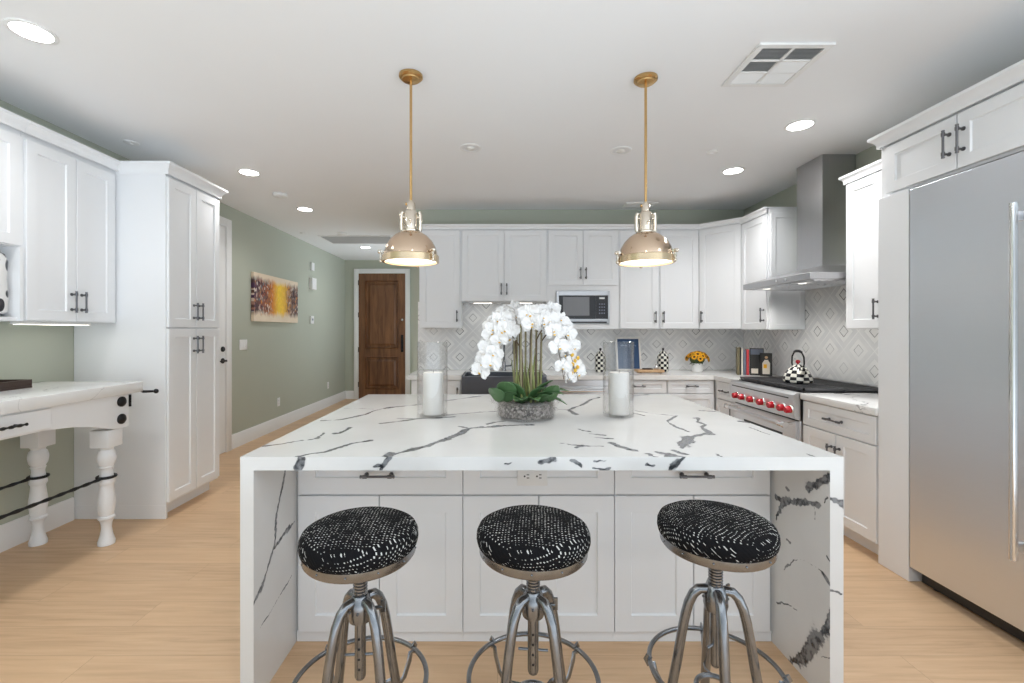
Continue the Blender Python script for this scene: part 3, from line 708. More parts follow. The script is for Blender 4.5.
for k in range(3):
    ya = ry0+.015+k*gw; yb = ya+gw-.006; b = MB(); z0, z1 = .928, .946
    for xx in (2.275, 2.575, RW-.058): b.box(xx, xx+.016, ya, yb, z0, z1)
    for i in range(7):
        yy = ya+(yb-ya-.010)*i/6; b.box(2.275, RW-.042, yy, yy+.010, z0, z1)
    for xx in (2.28, 2.58, RW-.055):
        for yy in (ya+.003, yb-.013): b.box(xx, xx+.01, yy, yy+.01, .919, z0)
    b.build('grate', M['cast_iron'], rg)
    for xx in (2.43, 2.72):
        b = MB(); b.lathe([(.055,.919),(.055,.924),(.04,.927),(.035,.9275)], (xx,(ya+yb)/2,0), 24); b.build('burner', M['black_metal'], rg)
# kettle
kt = empty('kettle', (2.47, 3.70, .947), 0, 'black and white checkered kettle with red knob standing on the range', 'kettle')
b = MB(); b.lathe([(.085,0),(.105,.010),(.108,.03),(.098,.065),(.078,.10),(.058,.122),(.050,.128)], seg=40); b.build('body', M['check'], kt)
b = MB(); b.lathe([(.052,.127),(.046,.138),(.025,.150),(.004,.153)], seg=32); b.build('lid', M['check'], kt)
b = MB(); b.lathe([(.006,.150),(.007,.158),(.015,.166),(.017,.175),(.012,.186),(.002,.190)], seg=20); b.build('lid_knob', M['red'], kt)
pts = [(.0,-.062,.112),(0,-.076,.16),(0,-.072,.215),(0,-.045,.252),(0,0,.262),(0,.045,.252),(0,.072,.215),(0,.076,.16),(0,.062,.112)]
b = MB(); b.tube(pts, [.005,.006,.006,.006,.006,.006,.006,.006,.005], 10); h_ = b.build('handle', M['black_metal'], kt)
b = MB(); b.tube([(0,-.044,.253),(0,-.02,.261),(0,.02,.261),(0,.044,.253)], [.009,.012,.012,.009], 12); b.build('grip', M['black_plastic'], h_)
b = MB(); b.tube([(-.02,-.080,.065),(-.025,-.105,.085),(-.03,-.122,.115),(-.032,-.130,.128)], [.024,.018,.013,.012], 14); b.build('spout', M['check'], kt)

# ------------------------------------------------------------------ fridge wall
FX = 2.25
b = MB(); b.box(FX, RW-.013, 2.462, 2.660, 0.001, 2.15); tag(bevel(b.build('refrigerator_side_panel', M['cab']), .002), 'tall white panel standing between the refrigerator and the short worktop', 'panel')
fr = empty('refrigerator', (FX, 2.458, 0), RR, 'large built in stainless refrigerator with long tubular door handles', 'refrigerator')
b = MB(); b.box(0, 1.22, .035, RW-.02-FX, .075, 2.145); b.build('case', M['steel_fridge'], fr)
b = MB(); b.box(.02, 1.2, .05, .5, .012, .075); b.build('toe_kick', M['black_plastic'], fr)
for (xa, xb, hx) in ((.002, .612, .558), (.618, 1.218, .672)):
    b = MB(); b.box(xa, xb, -.002, .034, .085, 2.142); d_ = bevel(b.build('door', M['steel_fridge'], fr), .004, 3)
    b = MB(); b.cyl((hx,-.072,.405),(hx,-.072,1.912),.0145,seg=24); h_ = b.build('handle', M['chrome'], d_)
    for z in (.46, 1.857):
        b = MB(); b.box(hx-.011,hx+.011,-.062,-.002,z-.02,z+.02,bev=.004); b.build('handle_mount', M['steel'], h_)
for xx in (.08, 1.14):
    b = MB(); b.lathe([(.02,0),(.02,.013)], (xx,.08,.0005), 12); b.build('foot', M['black_plastic'], fr)
c = empty('wall_cabinet', (FX+.02, 2.66, 0), RR, 'white two door bridge cabinet directly above the refrigerator', 'cabinet')
w_ = 1.44; dep = RW-.014-FX-.02
b = MB(); b.box(0, w_, 0, dep, 2.152, 2.49); b.build('body', M['cab'], c)
door(c, .05, .452, 2.165, 2.435, .452-.032, 2.30, .13, st=.058); door(c, .456, .858, 2.165, 2.435, .456+.032, 2.30, .13, st=.058); door(c, .862, 1.39, 2.165, 2.435, st=.058)
crown(c, w_, 2.445, 2.515, .036, True, None, dep)

# ------------------------------------------------------------------ back base run
BF = 4.68; dep = BW-.014-BF-.02
def base_back(x0, x1, lab, kind):
    c = empty('base_cabinet', (x0, BF+.02, 0), RB, lab, 'cabinet'); w_ = x1-x0
    top = .868 if kind != 'sink' else .62
    b = MB(); b.box(.0005, w_-.0005, 0, dep, .10, top); b.build('body', M['cab'], c)
    b = MB(); b.box(.0005, w_-.0005, .06, dep, 0.001, .10); b.build('toe_board', M['cab'], c)
    if kind == 'sink':
        door(c, .01, w_/2-.0015, .104, .616, w_/2-.04, .52); door(c, w_/2+.0015, w_-.01, .104, .616, w_/2+.04, .52)
    elif kind == 'door':
        door(c, .01, w_-.01, .104, .862, w_-.045, .72)
    else:
        door(c, .006, w_-.006, .725, .862, w_/2, .80, .12, False, 'drawer', .045); door(c, .006, w_-.006, .42, .719, w_/2, .57, .12, False, 'drawer', .05); door(c, .006, w_-.006, .104, .414, w_/2, .26, .12, False, 'drawer', .05)
base_back(-.90, -.372, 'white base cabinet left of the dark sink, beside the hall', 'door')
base_back(-.370, .512, 'white sink base cabinet under the dark apron sink', 'sink')
base_back(1.164, 1.765, 'white drawer base cabinet right of the dishwasher', 'drawers')
base_back(1.767, 2.262, 'white drawer base cabinet in the corner beside the range run', 'drawers')
b = MB(); b.box(2.275, RW-.014, 4.637, BW-.014, .10, .868); tag(b.build('corner_base_cabinet', M['cab']), 'plain white corner base box under the stacked cookbooks', 'cabinet')
# worktop with sink opening and corner return: one piece
b = MB()
for (xa, xb, ya, yb) in ((-.94,-.372,4.655,BW-.013), (-.372,.508,5.16,BW-.013), (.508,2.235,4.655,BW-.013), (2.235,RW-.013,4.243,BW-.013)): b.box(xa, xb, ya, yb, .869, .914)
o = b.build('worktop', M['quartz']); tag(o, 'long white quartz worktop along the back wall turning the corner to the range', 'countertop')
# apron sink
sk = empty('apron_sink', (0,0,0), 0, 'dark gunmetal apron front sink set in the back worktop', 'sink')
b = MB(); b.box(-.368,.504,4.625,4.66,.64,.905); bevel(b.build('apron', M['sink'], sk), .004)
b = MB(); b.box(-.368,-.348,4.66,5.155,.64,.905); b.box(.484,.504,4.66,5.155,.64,.905); b.box(-.348,.484,5.135,5.155,.64,.905); b.box(-.348,.484,4.66,5.135,.64,.66); b.build('basin', M['sink'], sk)
b = MB(); b.lathe([(.045,.660),(.045,.664),(.02,.662)], (.068,4.9,0), 24); b.build('drain', M['chrome'], sk)
# faucet
fa = empty('faucet', (.075, 5.215, .914), 0, 'tall gooseneck pull down kitchen faucet behind the dark sink', 'faucet')
b = MB(); b.lathe([(.028,0),(.028,.008),(.022,.02),(.020,.10),(.014,.11)], seg=24); b.build('base', M['stool_metal'], fa)
pts = [(0,0,.10),(0,0,.36)]+[(.055*(1-math.cos(a)), -.09*(1-math.cos(a)), .36+.105*math.sin(a)) for a in [PI*k/10 for k in range(1,10)]]+[(.11,-.18,.36),(.11,-.18,.33)]
b = MB(); b.tube(pts, .0125, 14); b.build('gooseneck', M['stool_metal'], fa)
b = MB(); b.lathe([(.013,0),(.019,-.02),(.019,-.09),(.024,-.115),(.022,-.125)], (.11,-.18,.332), 20); b.build('spray_head', M['stool_metal'], fa)
b = MB(); b.cyl((.015,0,.055),(.085,0,.06),.010); b.tube([(.08,0,.06),(.09,0,.07),(.095,0,.12)], [.010,.010,.006], 10); b.build('lever', M['stool_metal'], fa)
# soap dispenser beside the faucet
b = MB(); b.lathe([(.02,0),(.02,.01),(.012,.018),(.012,.05),(.018,.055),(.018,.07),(.006,.075)], seg=20); b.tube([(0,0,.065),(0,-.04,.075),(0,-.07,.066)], .007, 10)
tag(b.build('soap_dispenser', M['stool_metal'], None, (-.12, 5.23, .914)), 'small metal soap pump left of the gooseneck faucet', 'soap dispenser')
# dishwasher
dw = empty('dishwasher', (.516, BF+.022, 0), RB, 'stainless dishwasher under the back worktop right of the sink', 'dishwasher')
w_ = .644
b = MB(); b.box(0, w_, .01, dep-.03, .10, .866); b.build('case', M['steel'], dw)
b = MB(); b.box(.003, w_-.003, -.024, .009, .12, .79); dd = bevel(b.build('door', M['steel'], dw), .004)
b = MB(); b.box(.003, w_-.003, -.024, .009, .80, .864); bevel(b.build('control_strip', M['steel'], dw), .003)
b = MB(); b.cyl((.05,-.062,.755),(w_-.05,-.062,.755),.011); b.cyl((.08,-.024,.755),(.08,-.062,.755),.008); b.cyl((w_-.08,-.024,.755),(w_-.08,-.062,.755),.008); b.build('handle', M['chrome'], dd)
b = MB(); b.box(.01, w_-.01, .04, .06, .002, .10); b.build('toe_kick', M['black_plastic'], dw)

# ------------------------------------------------------------------ things on the back worktop
CZ = .9145
def canister(x, y, lab):
    r = empty('canister', (x, y, CZ), .3, lab, 'canister', 'checkered canisters on the back worktop')
    b = MB(); b.lathe([(.052,0),(.060,.008),(.062,.03),(.062,.165),(.056,.19),(.040,.205)], seg=36); b.build('jar', M['check_can'], r)
    b = MB(); b.lathe([(.043,.205),(.043,.213),(.030,.228),(.010,.236)], seg=32); l_ = b.build('lid', M['check_can'], r)
    b = MB(); b.lathe([(.006,.234),(.008,.242),(.015,.252),(.012,.264),(.002,.270)], seg=18); b.build('knob', M['black_metal'], l_)
canister(1.155, 5.05, 'checkered canister left of the framed blue sign')
canister(1.872, 5.09, 'checkered canister between the wooden board and the yellow sunflowers')
# framed sign
fs = empty('framed_sign', (1.51, 5.155, CZ+.004), 0, 'framed navy blue sign with faint script leaning on the backsplash', 'sign')
fs.rotation_euler = (-math.radians(9), 0, 0)
w2, hh = .145, .39
b = MB(); b.box(-w2,-w2+.022,0,.018,0,hh); b.box(w2-.022,w2,0,.018,0,hh); b.box(-w2+.022,w2-.022,0,.018,0,.022); b.box(-w2+.022,w2-.022,0,.018,hh-.022,hh); bevel(b.build('frame', M['silver'], fs), .002)
b = MB(); b.box(-w2+.022,w2-.022,.006,.015,.022,hh-.022); p = b.build('panel', M['navy'], fs)
b = MB(); b.cyl((0,.02,.30),(0,.105,.03),.004,seg=8)
b.build('easel_leg', M['silver'], fs)
b = MB()
def script(b, x0, x1, z, a, n, y=.0045):
    pts = [(x0+(x1-x0)*k/(n*6), y, z+a*math.sin(k*1.05)*(.6+.4*math.sin(k*.37))) for k in range(n*6+1)]
    b.tube(pts, .0022, 5)
script(b, -.085, -.01, .292, .012, 4); script(b, .008, .02, .292, .016, 1); script(b, .035, .09, .290, .011, 3)
script(b, -.06, .06, .335, .007, 6)
b.build('lettering', M['pale_ink'], p)
# wooden board with small things
bd = empty('wooden_board', (1.668, 4.95, CZ), 0, 'light wooden serving board lying in front of the framed blue sign', 'board')
b = MB(); b.box(-.145,.145,-.07,.07,.008,.036,bev=.006); b.build('slab', M['board'], bd)
for xx in (-.11,.11):
    b = MB(); b.box(xx-.012,xx+.012,-.06,.06,.0005,.008); b.build('foot', M['walnut'], bd)
b = MB(); b.lathe([(.020,0),(.026,.012),(.02,.03),(.009,.045),(.012,.055),(.002,.06)], (1.745,4.95,CZ+.0365), 20); tag(b.build('shaker', M['chrome']), 'small bright shaker standing on the wooden board', 'shaker')
b = MB(); b.box(1.60,1.70,4.92,4.98,CZ+.0365,CZ+.05,bev=.003); tag(b.build('notebook', M['walnut']), 'small dark notebook lying on the wooden board', 'notebook')
# sunflowers
sv = empty('sunflower_pot', (2.245, 5.06, CZ), 0, 'white pot of yellow sunflowers on the back worktop', 'flowers')
b = MB(); b.lathe([(.045,0),(.055,.006),(.060,.05),(.058,.098),(.053,.098),(.050,.06),(.01,.05)], seg=32, cap=False); b.lathe([(.045,0),(.001,.0005)], seg=32, cap=False); b.build('pot', M['white_plastic'], sv)
def flower_mesh():
    b = MB()
    for ring, (n, r, z) in enumerate(((13, .042, .004), (11, .034, .010))):
        for k in range(n):
            a = 2*PI*k/n+ring*.2; ca, sa = math.cos(a), math.sin(a); p = lambda rr, t, zz: (rr*ca-t*sa, rr*sa+t*ca, zz)
            b._add([p(.010,0,z), p(r*.55,-.007,z+.006), p(r,0,z+.001), p(r*.55,.007,z+.006)], [(0,1,2,3)], 0, True)
    b.lathe([(.014,.002),(.015,.010),(.009,.015),(.001,.016)], seg=16, mi=1)
    return b.mesh('sunflower', [M['yellow'], M['brown']])
fm = flower_mesh(); rs = random.Random(4)
for k in range(22):
    th, ph = 2*PI*k*.618, math.acos(1-(k+.5)/22*.98); R_ = .105
    n_ = Vector((math.sin(ph)*math.cos(th), math.sin(ph)*math.sin(th), math.cos(ph)*.9+.15)).normalized()
    p = Vector((0,0,.125))+Vector((n_.x*R_*1.1, n_.y*R_*.85, n_.z*R_*.9))
    o = bpy.data.objects.new('flower_head', fm); COL.objects.link(o); o.parent = sv; o.location = p; o.rotation_euler = n_.to_track_quat('Z','Y').to_euler(); o.scale = [rs.uniform(.85,1.1)]*3
b = MB()
for k in range(26):
    a = 2*PI*k/26+rs.uniform(-.1,.1); r1 = rs.uniform(.07,.115); z = rs.uniform(.09,.14)
    ca, sa = math.cos(a), math.sin(a)
    b._add([(.03*ca,.03*sa,.09),(r1*.6*ca-.014*sa,r1*.6*sa+.014*ca,z),(r1*ca,r1*sa,z-.02),(r1*.6*ca+.014*sa,r1*.6*sa-.014*ca,z)], [(0,1,2,3)], 0, True)
b.lathe([(.05,.085),(.075,.12),(.08,.16),(.05,.20),(.005,.215)], seg=18)
b.build('foliage', M['dkleaf'], sv)
# cookbooks on the corner
def book(x, y, w_, d_, h_, rz, cover, lab, tilt=0):
    r = empty('book', (x, y, CZ), rz, lab, 'book', 'cookbooks standing in the corner of the worktop')
    b = MB(); t = .003
    b.box(0,w_,0,t,0,h_) ; b.box(0,t,t,d_,0,h_); b.box(w_-t,w_,t,d_,0,h_); bevel(b.build('cover', M[cover], r), .001)
    b = MB(); b.box(t,w_-t,t,d_-.004,.003,h_-.003); b.build('pages', M['cream'], r)
    return r
BA = math.radians(-24)
bx, by = 2.515, 4.72; ux, uy = math.cos(BA), math.sin(BA); t = 0
for wd, hh, cv, lab in ((.024,.285,'olive','tall olive cookbook, leftmost in the row by the range'), (.008,.288,'black_plastic','thin black cookbook between the olive and the cream spines'),
                        (.015,.275,'cream','cream spined cookbook in the corner row'), (.026,.262,'slate','thick grey spined cookbook just left of the red one'), (.024,.265,'red_book','bright red spined cookbook in the corner row')):
    book(bx+ux*t, by+uy*t, wd, .20, hh, BA, cv, lab); t += wd+.003
r = book(bx+ux*(t+.004), by+uy*(t+.004), .125, .022, .28, BA, 'dark_print', 'cookbook standing face out right of the red spine, grey band at its top')
b = MB(); b.box(.006,.119,-.001,-.0002,.215,.272); b.build('title_band', M['slate'], r)
b = MB(); b.box(.012,.075,-.001,-.0002,.02,.07); b.build('food_photo', M['cream'], r)
r = book(bx+ux*(t+.072), by+uy*(t+.10)-.035, .108, .020, .235, BA, 'dark_print', 'front most cookbook with a pale figure printed on its dark cover')
b = MB(); b.prism([(.022,.02),(.086,.02),(.088,.13),(.070,.165),(.040,.165),(.020,.13)], 1, -.0012, -.0002); b.build('printed_figure', M['cream'], r)
b = MB(); b.lathe([(.014,0),(.014,.001)], (.055,-.0002,.19), 16, M=Matrix.Rotation(PI/2,4,'X')); b.build('printed_head', M['board'], r)
b = MB(); b.box(.03,.06,-.0018,-.0012,.08,.12); b.build('printed_apron', M['yellow'], r)

# ------------------------------------------------------------------ left wall: desk-height table, uppers, pantry
PX = -2.40
pn = empty('pantry_cabinet', (PX-.02, 3.28, 0), RL, 'tall white four door pantry cabinet at the end of the left wall', 'cabinet')
w_ = .615; dep = PX-.02-LW-.002
b = MB(); b.box(0, w_, 0, dep, .10, 2.545); b.box(0, .02, .0, dep, .0005, .10); bevel(b.build('body', M['cab'], pn), .002)
b = MB(); b.box(.021, w_, .075, dep, .0005, .10); b.build('toe_board', M['cab'], pn)
zs = 1.395; wm = w_/2
for (z0, z1, hz) in ((zs+.004, 2.50, zs+.13), (.12, zs-.004, zs-.13)):
    door(pn, .008, wm-.0015, z0, z1, wm-.032, hz, .13); door(pn, wm+.0015, w_-.008, z0, z1, wm+.032, hz, .13)
crown(pn, w_, 2.515, 2.597, .042, True, True, dep, ldep=.37)
LX = -2.76
def left_upper(y0, y1, z0, doors, lab, nd=2, hlow=True):
    c = empty('wall_cabinet', (LX-.02, y0, 0), RL, lab, 'cabinet'); w_ = y1-y0; dep = LX-.02-LW-.002
    return c, w_, dep
c, w_, dep = left_upper(2.625, 3.277, 1.43, 2, 'white two door wall cabinet beside the tall pantry')
b = MB(); b.box(.0005, w_-.0005, 0, dep, 1.43, 2.545); b.build('body', M['cab'], c)
door(c, .012, w_/2-.0015, 1.434, 2.50, w_/2-.035, 1.56, .13); door(c, w_/2+.0015, w_-.03, 1.434, 2.50, w_/2+.035, 1.56, .13)
crown(c, w_, 2.53, 2.597, .042, None, None, dep)
b = MB(); b.box(.04, .50, .04, .11, 1.412, 1.4295, bev=.003); u_ = b.build('under_cabinet_light', M['white_plastic'], c)
b = MB(); b.box(.05, .49, .05, .10, 1.4105, 1.4118); b.build('lens', M['strip_lens'], u_)
c, w_, dep = left_upper(1.90, 2.623, 1.43, 2, 'white wall cabinet with an open display cubby under its doors, at the left edge')
zc = 1.86
b = MB(); b.box(.0005,w_-.0005,0,dep,zc,2.545); b.box(.0005,.02,0,dep,1.43,zc); b.box(w_-.02,w_-.0005,-.018,dep,1.43,zc); b.box(.02,w_-.02,0,dep,1.43,1.452); b.box(.02,w_-.02,dep-.015,dep,1.452,zc); b.build('body', M['cab'], c)
door(c, .012, w_/2-.0015, zc+.004, 2.50); door(c, w_/2+.0015, w_-.012, zc+.004, 2.50)
crown(c, w_, 2.53, 2.597, .042, None, None, dep)
gj = N('white_glaze_with_grey_spots'); vv = gj.new('ShaderNodeTexVoronoi'); vv.inputs['Scale'].default_value = 1; gj.link(gj.coord((16,16,10)), vv.inputs[0])
gj.base(gj.mix(gj.ramp(vv.outputs['Distance'], (.36,(1,1,1)), (.40,(0,0,0))), (.75,.75,.74,1), (.04,.04,.045,1))); gj.b.inputs['Roughness'].default_value = .2
b = MB(); b.lathe([(.13,0),(.15,.012),(.15,.02),(.14,.016),(.001,.014)], (-2.92,2.44,1.4525), 40, cap=False); tag(b.build('round_tray', M['black_metal']), 'dark round tray on the floor of the open cubby', 'tray')
b = MB(); b.lathe([(.05,0),(.062,.01),(.066,.08),(.060,.2),(.064,.30),(.05,.34),(.02,.36),(.001,.362)], seg=32)
tag(b.build('spotted_jar', gj.m, None, (-2.85,2.535,1.470)), 'white jar with dark grey spots on the round tray in the cubby', 'jar')
# console table
tb = empty('console_table', (0,0,0), 0, 'white console table with turned legs, black bolts and a quartz top', 'table')
TX, TY = -2.42, 3.075
ty0 = 1.35
b = MB(); b.box(LW+.003, TX, ty0, TY, .960, 1.028, bev=.006); b.build('tabletop', M['quartz_table'], tb)
ax = TX-.03
b = MB()      # front apron with stepped lower edge
b.prism([(ty0+.05,.74),(ty0+.16,.743),(ty0+.24,.765),(ty0+.33,.793),(ty0+.44,.815),(ty0+.60,.832),(2.44,.832),(2.60,.815),(2.71,.793),(2.80,.765),(2.88,.743),(2.99,.74),(2.99,.960),(ty0+.05,.960)], 0, ax-.025, ax); bevel(b.build('front_apron', M['cab'], tb), .002)
b = MB(); b.box(LW+.03, ax-.026, 2.965, 2.99, .74, .960); b.build('end_apron', M['cab'], tb)
b = MB(); b.box(ax-.001, ax+.012, 1.75, 2.46, .842, .950); dw_ = bevel(b.build('drawer', M['cab'], tb), .003)
b = MB(); pts = [(ax+.045, 2.06+.24*k/24, .895) for k in range(25)]
b.tube(pts, [.007+.0025*math.sin(k*1.6) for k in range(25)], 10); b.cyl((ax+.01,2.09,.895),(ax+.045,2.09,.895),.006); b.cyl((ax+.01,2.27,.895),(ax+.045,2.27,.895),.006); b.build('handle', M['black_metal'], dw_)
for z in (.912, .800):
    b = MB(); b.lathe([(.033,0),(.033,.008),(.022,.018),(.004,.022)], (ax,2.93,z), 20, M=Matrix.Rotation(PI/2,4,'Y')); b.build('bolt', M['black_metal'], tb)
b = MB(); yy = TY+.004
b.box(-2.56,-2.44,2.9905,3.0,.87,.95); b.tube([(-2.475,3.0,.955),(-2.46,3.05,.985),(-2.445,3.085,.99)], .007, 8)
b.tube([(-2.45,3.085,1.01),(-2.45,3.09,.965),(-2.44,3.10,.955),(-2.36,3.11,.957)], [.012,.012,.010,.008], 10); b.ball((-2.36,3.11,.957), .016); b.tube([(-2.52,3.0,.95),(-2.52,3.01,.88),(-2.53,3.005,.83)], .012, 8)
b.build('vise_crank', M['black_metal'], tb)
legp = [(.060,.66),(.046,.652),(.040,.640),(.052,.628),(.059,.600),(.060,.585),(.054,.550),(.040,.528),(.046,.520),(.040,.510),(.038,.490),(.044,.455),(.052,.430),(.053,.415),(.047,.405),(.042,.395),(.046,.360),(.054,.300),(.055,.275),(.049,.225),(.043,.195),(.052,.188),(.052,.176),(.042,.165),(.034,.140),(.032,.110),(.038,.070),(.048,.035),(.053,.022),(.052,.0)]
def tleg(x, y):
    b = MB(); b.lathe([(r_*.86, z_*.953) for r_, z_ in legp[::-1]], (x,y,.0005), 32); b.box(x-.058,x+.058,y-.058,y+.058,.629,.7395,bev=.004)
    return b.build('leg', M['cab'], tb)
legs = [(-2.52,2.90),(-2.96,2.90),(-2.52,1.47),(-2.96,1.47)]
for l in legs: tleg(*l)
for x_, y_ in legs[:2]:
    b = MB(); b.torus((x_,y_,.435), .047, .009, 28, 8); b.build('leg_ring', M['black_metal'], tb)
for x_ in (-2.52,):
    pts = [(x_+.01, 2.845-(2.845-1.53)*k/80, .435-.006*math.sin(PI*k/80)) for k in range(81)]
    b = MB(); b.tube(pts, [.0095+.002*math.sin(k*1.3) for k in range(81)], 8); b.build('stretcher_rod', M['black_metal'], tb)
pts = [(-2.96, 2.845-(2.845-1.53)*k/80, .435-.006*math.sin(PI*k/80)) for k in range(81)]
b = MB(); b.tube(pts, [.0095+.002*math.sin(k*1.3) for k in range(81)], 8); b.build('stretcher_rod', M['black_metal'], tb)
# tray on the table
tr = empty('serving_tray', (-2.93, 2.45, 1.0285), math.radians(4), 'dark brown wooden tray lying on the console table', 'tray')
b = MB(); b.box(-.12,.12,-.28,.28,0,.012); b.build('base', M['walnut'], tr)
b = MB(); b.box(-.12,-.106,-.28,.28,.012,.05); b.box(.106,.12,-.28,.28,.012,.05); b.box(-.106,.106,-.28,-.266,.012,.05); b.box(-.106,.106,.266,.28,.012,.05); bevel(b.build('rim', M['walnut'], tr), .002)

# ------------------------------------------------------------------ hall wall things
ptg = empty('painting', (LW+.003, 5.635, 1.497), PI/2, 'abstract painting with a yellow centre on the green hall wall', 'painting')
b = MB(); b.box(0, 1.24, -.038, 0, 0, .62); bevel(b.build('canvas', M['paint'], ptg), .003)
def wallbox(name, y, z, wy, hz, t, lab, cat, extra=None):
    r = empty(name, (LW+.002, y, z), PI/2, lab, cat)
    b = MB(); b.box(-wy/2, wy/2, -t, 0, -hz/2, hz/2, bev=min(.004, t*.4)); o = b.build('plate' if t < .015 else 'housing', M['white_plastic'], r)
    if extra: extra(r, t)
    return r
def rockers(r, t):
    for k in (-1,0,1):
        b = MB(); b.box(k*.046-.016, k*.046+.016, -t-.004, -t, -.033, .033, bev=.002); b.build('rocker', M['trim'], r)
def outlet(r, t):
    for k in (-1,1):
        b = MB(); b.lathe([(.017,0),(.017,.002)], (0,-t,k*.021), 20, M=Matrix.Rotation(PI/2,4,'X')); o = b.build('socket', M['trim'], r)
        b = MB(); b.box(-.007,-.005,-t-.0026,-t-.0018,k*.021-.004,k*.021+.005); b.box(.005,.007,-t-.0026,-t-.0018,k*.021-.004,k*.021+.005); b.build('slots', M['black_plastic'], o)
def screen(r, t):
    b = MB(); b.box(-.022,.022,-t-.001,-t,-.012,.022); b.build('display', M['slate'], r)
wallbox('light_switch', 5.46, 1.207, .165, .125, .008, 'white triple rocker light switch on the hall wall below the painting', 'light switch', rockers)
wallbox('power_outlet', 6.34, .375, .075, .12, .007, 'white wall outlet under the painting, nearer one on the hall wall', 'outlet', outlet)
wallbox('power_outlet', 8.19, .387, .075, .12, .007, 'white wall outlet farther down the hall, nearer the wooden door', 'outlet', outlet)
wallbox('motion_sensor', 7.45, 2.44, .10, .13, .04, 'small white sensor highest on the hall wall right of the painting', 'sensor')
wallbox('door_chime', 7.45, 2.155, .17, .19, .06, 'larger white chime box on the hall wall right of the painting', 'chime', lambda r, t: [MB().box(-.06,.06,-t-.002,-t,-.09+k*.02,-.082+k*.02).build('grille_bar', M['trim'], r) for k in range(3)])
wallbox('thermostat', 7.45, 1.56, .11, .13, .03, 'small white thermostat with dark display, lowest right of the painting', 'thermostat', screen)

# ------------------------------------------------------------------ ceiling things
def downlight(x, y, r, lab, lit=True, group='recessed ceiling lights', watts=None):
    o = empty('recessed_light', (x, y, CE-.001), 0, lab, 'ceiling light', group)
    b = MB(); b.lathe([(r,0),(r,-.004),(r-.006,-.007),(r-.018,-.006),(r-.018,0)], seg=40, cap=False); b.build('trim_ring', M['white_plastic'], o)
    b = MB(); b.lathe([(r-.018,-.003),(.001,-.003)], seg=40, cap=False); b.build('lens', M['lens' if lit else 'off_lens'], o)
    if lit:
        l = bpy.data.lights.new('beam', 'SPOT'); l.energy = watts or BEAM; l.color = (1,.99,.98); l.spot_size = math.radians(150); l.spot_blend = .8; l.shadow_soft_size = .07
        lo = bpy.data.objects.new('lamp_beam', l); COL.objects.link(lo); lo.parent = o; lo.location = (0,0,-.02)
    return o
for x, y, lab in ((-2.235,2.16,'lit recessed ceiling light above the left cabinets, nearest the camera'), (-2.247,4.07,'lit recessed ceiling light just past the tall pantry'),
                  (-2.267,5.30,'lit recessed ceiling light at the hall entrance, beyond the smoke detector'), (-2.26,7.70,'lit recessed ceiling light deep in the hall near the wooden door'),
                  (2.11,3.14,'lit recessed ceiling light nearest the refrigerator cabinet'), (2.11,4.03,'lit recessed ceiling light nearest the range hood chimney')):
    downlight(x, y, .095, lab, watts=46 if x > 0 else (14 if y > 7 else None))
for x, y, lab in ((2.11,1.15,'added unseen ceiling lamp above the refrigerator aisle'), (-2.235,.35,'added unseen ceiling lamp over the left aisle'), (.16,.3,'added unseen ceiling lamp over the open room behind the stools')):  # out-of-view lamps added to brighten the room
    downlight(x, y, .095, lab)
for x, y, lab in ((-.21,3.53,'unlit ceiling light between the two pendants, nearer the left pendant'), (.98,3.58,'unlit ceiling light just left of the right pendant rod')):
    o = downlight(x, y, .085, lab, False)
    b = MB(); b.ball((0,0,-.004), .034, sc=(1,1,.45)); b.build('gimbal', M['silver'], o)
def disc(name, x, y, r, h_, lab, cat, mat='white_plastic'):
    o = empty(name, (x, y, CE-.001), 0, lab, cat)
    b = MB(); b.lathe([(r,0),(r,-h_*.55),(r*.85,-h_*.8),(r*.4,-h_),(.001,-h_)], seg=32); b.build('housing', M[mat], o)
    b = MB(); b.lathe([(r*.28,-h_),(r*.28,-h_-.004),(.001,-h_-.005)], seg=20); b.build('cap', M['trim'], o)
disc('smoke_detector', -2.28, 4.72, .07, .04, 'white smoke detector on the ceiling between two lit hall lights', 'smoke detector')
disc('smoke_detector', -2.27, 6.59, .07, .035, 'white smoke detector on the hall ceiling in front of the return grille', 'smoke detector')
disc('sprinkler_cover', -2.79, 3.43, .05, .012, 'flat white sprinkler cover on the ceiling above the tall pantry', 'sprinkler')
disc('sprinkler_cover', 1.72, 3.61, .045, .012, 'flat white sprinkler cover on the ceiling right of the right pendant', 'sprinkler')
disc('sprinkler_cover', -2.85, 6.59, .045, .012, 'flat white sprinkler cover on the hall ceiling close to the green wall', 'sprinkler')
# four way register, near right (2 x 3 banks)
vx, vy, vw, vd = 1.497, 2.435, .378, .39
vt = empty('ceiling_vent', (vx, vy, CE-.001), 0, 'large white square air register on the ceiling at upper right', 'vent')
hw, hd_ = vw/2, vd/2
b = MB()
def frame(b, x0, x1, y0, y1, wd, z0=-.012, z1=0):
    b.box(x0,x1,y0,y0+wd,z0,z1); b.box(x0,x1,y1-wd,y1,z0,z1); b.box(x0,x0+wd,y0+wd,y1-wd,z0,z1); b.box(x1-wd,x1,y0+wd,y1-wd,z0,z1)
frame(b, -hw, hw, -hd_, hd_, .032); b.box(-.008,.008,-hd_+.032,hd_-.032,-.011,0)
ys = [-hd_+.032+(vd-.064)*k/3 for k in range(4)]
for k in (1,2): b.box(-hw+.032,hw-.032,ys[k]-.006,ys[k]+.006,-.011,0)
bevel(b.build('frame', M['white_plastic'], vt), .002)
b = MB(); b.box(-hw+.032,hw-.032,-hd_+.032,hd_-.032,-.002,0); b.build('duct_shade_sheet', M['duct_shade'], vt)  # flat grey sheet in place of the shaded duct
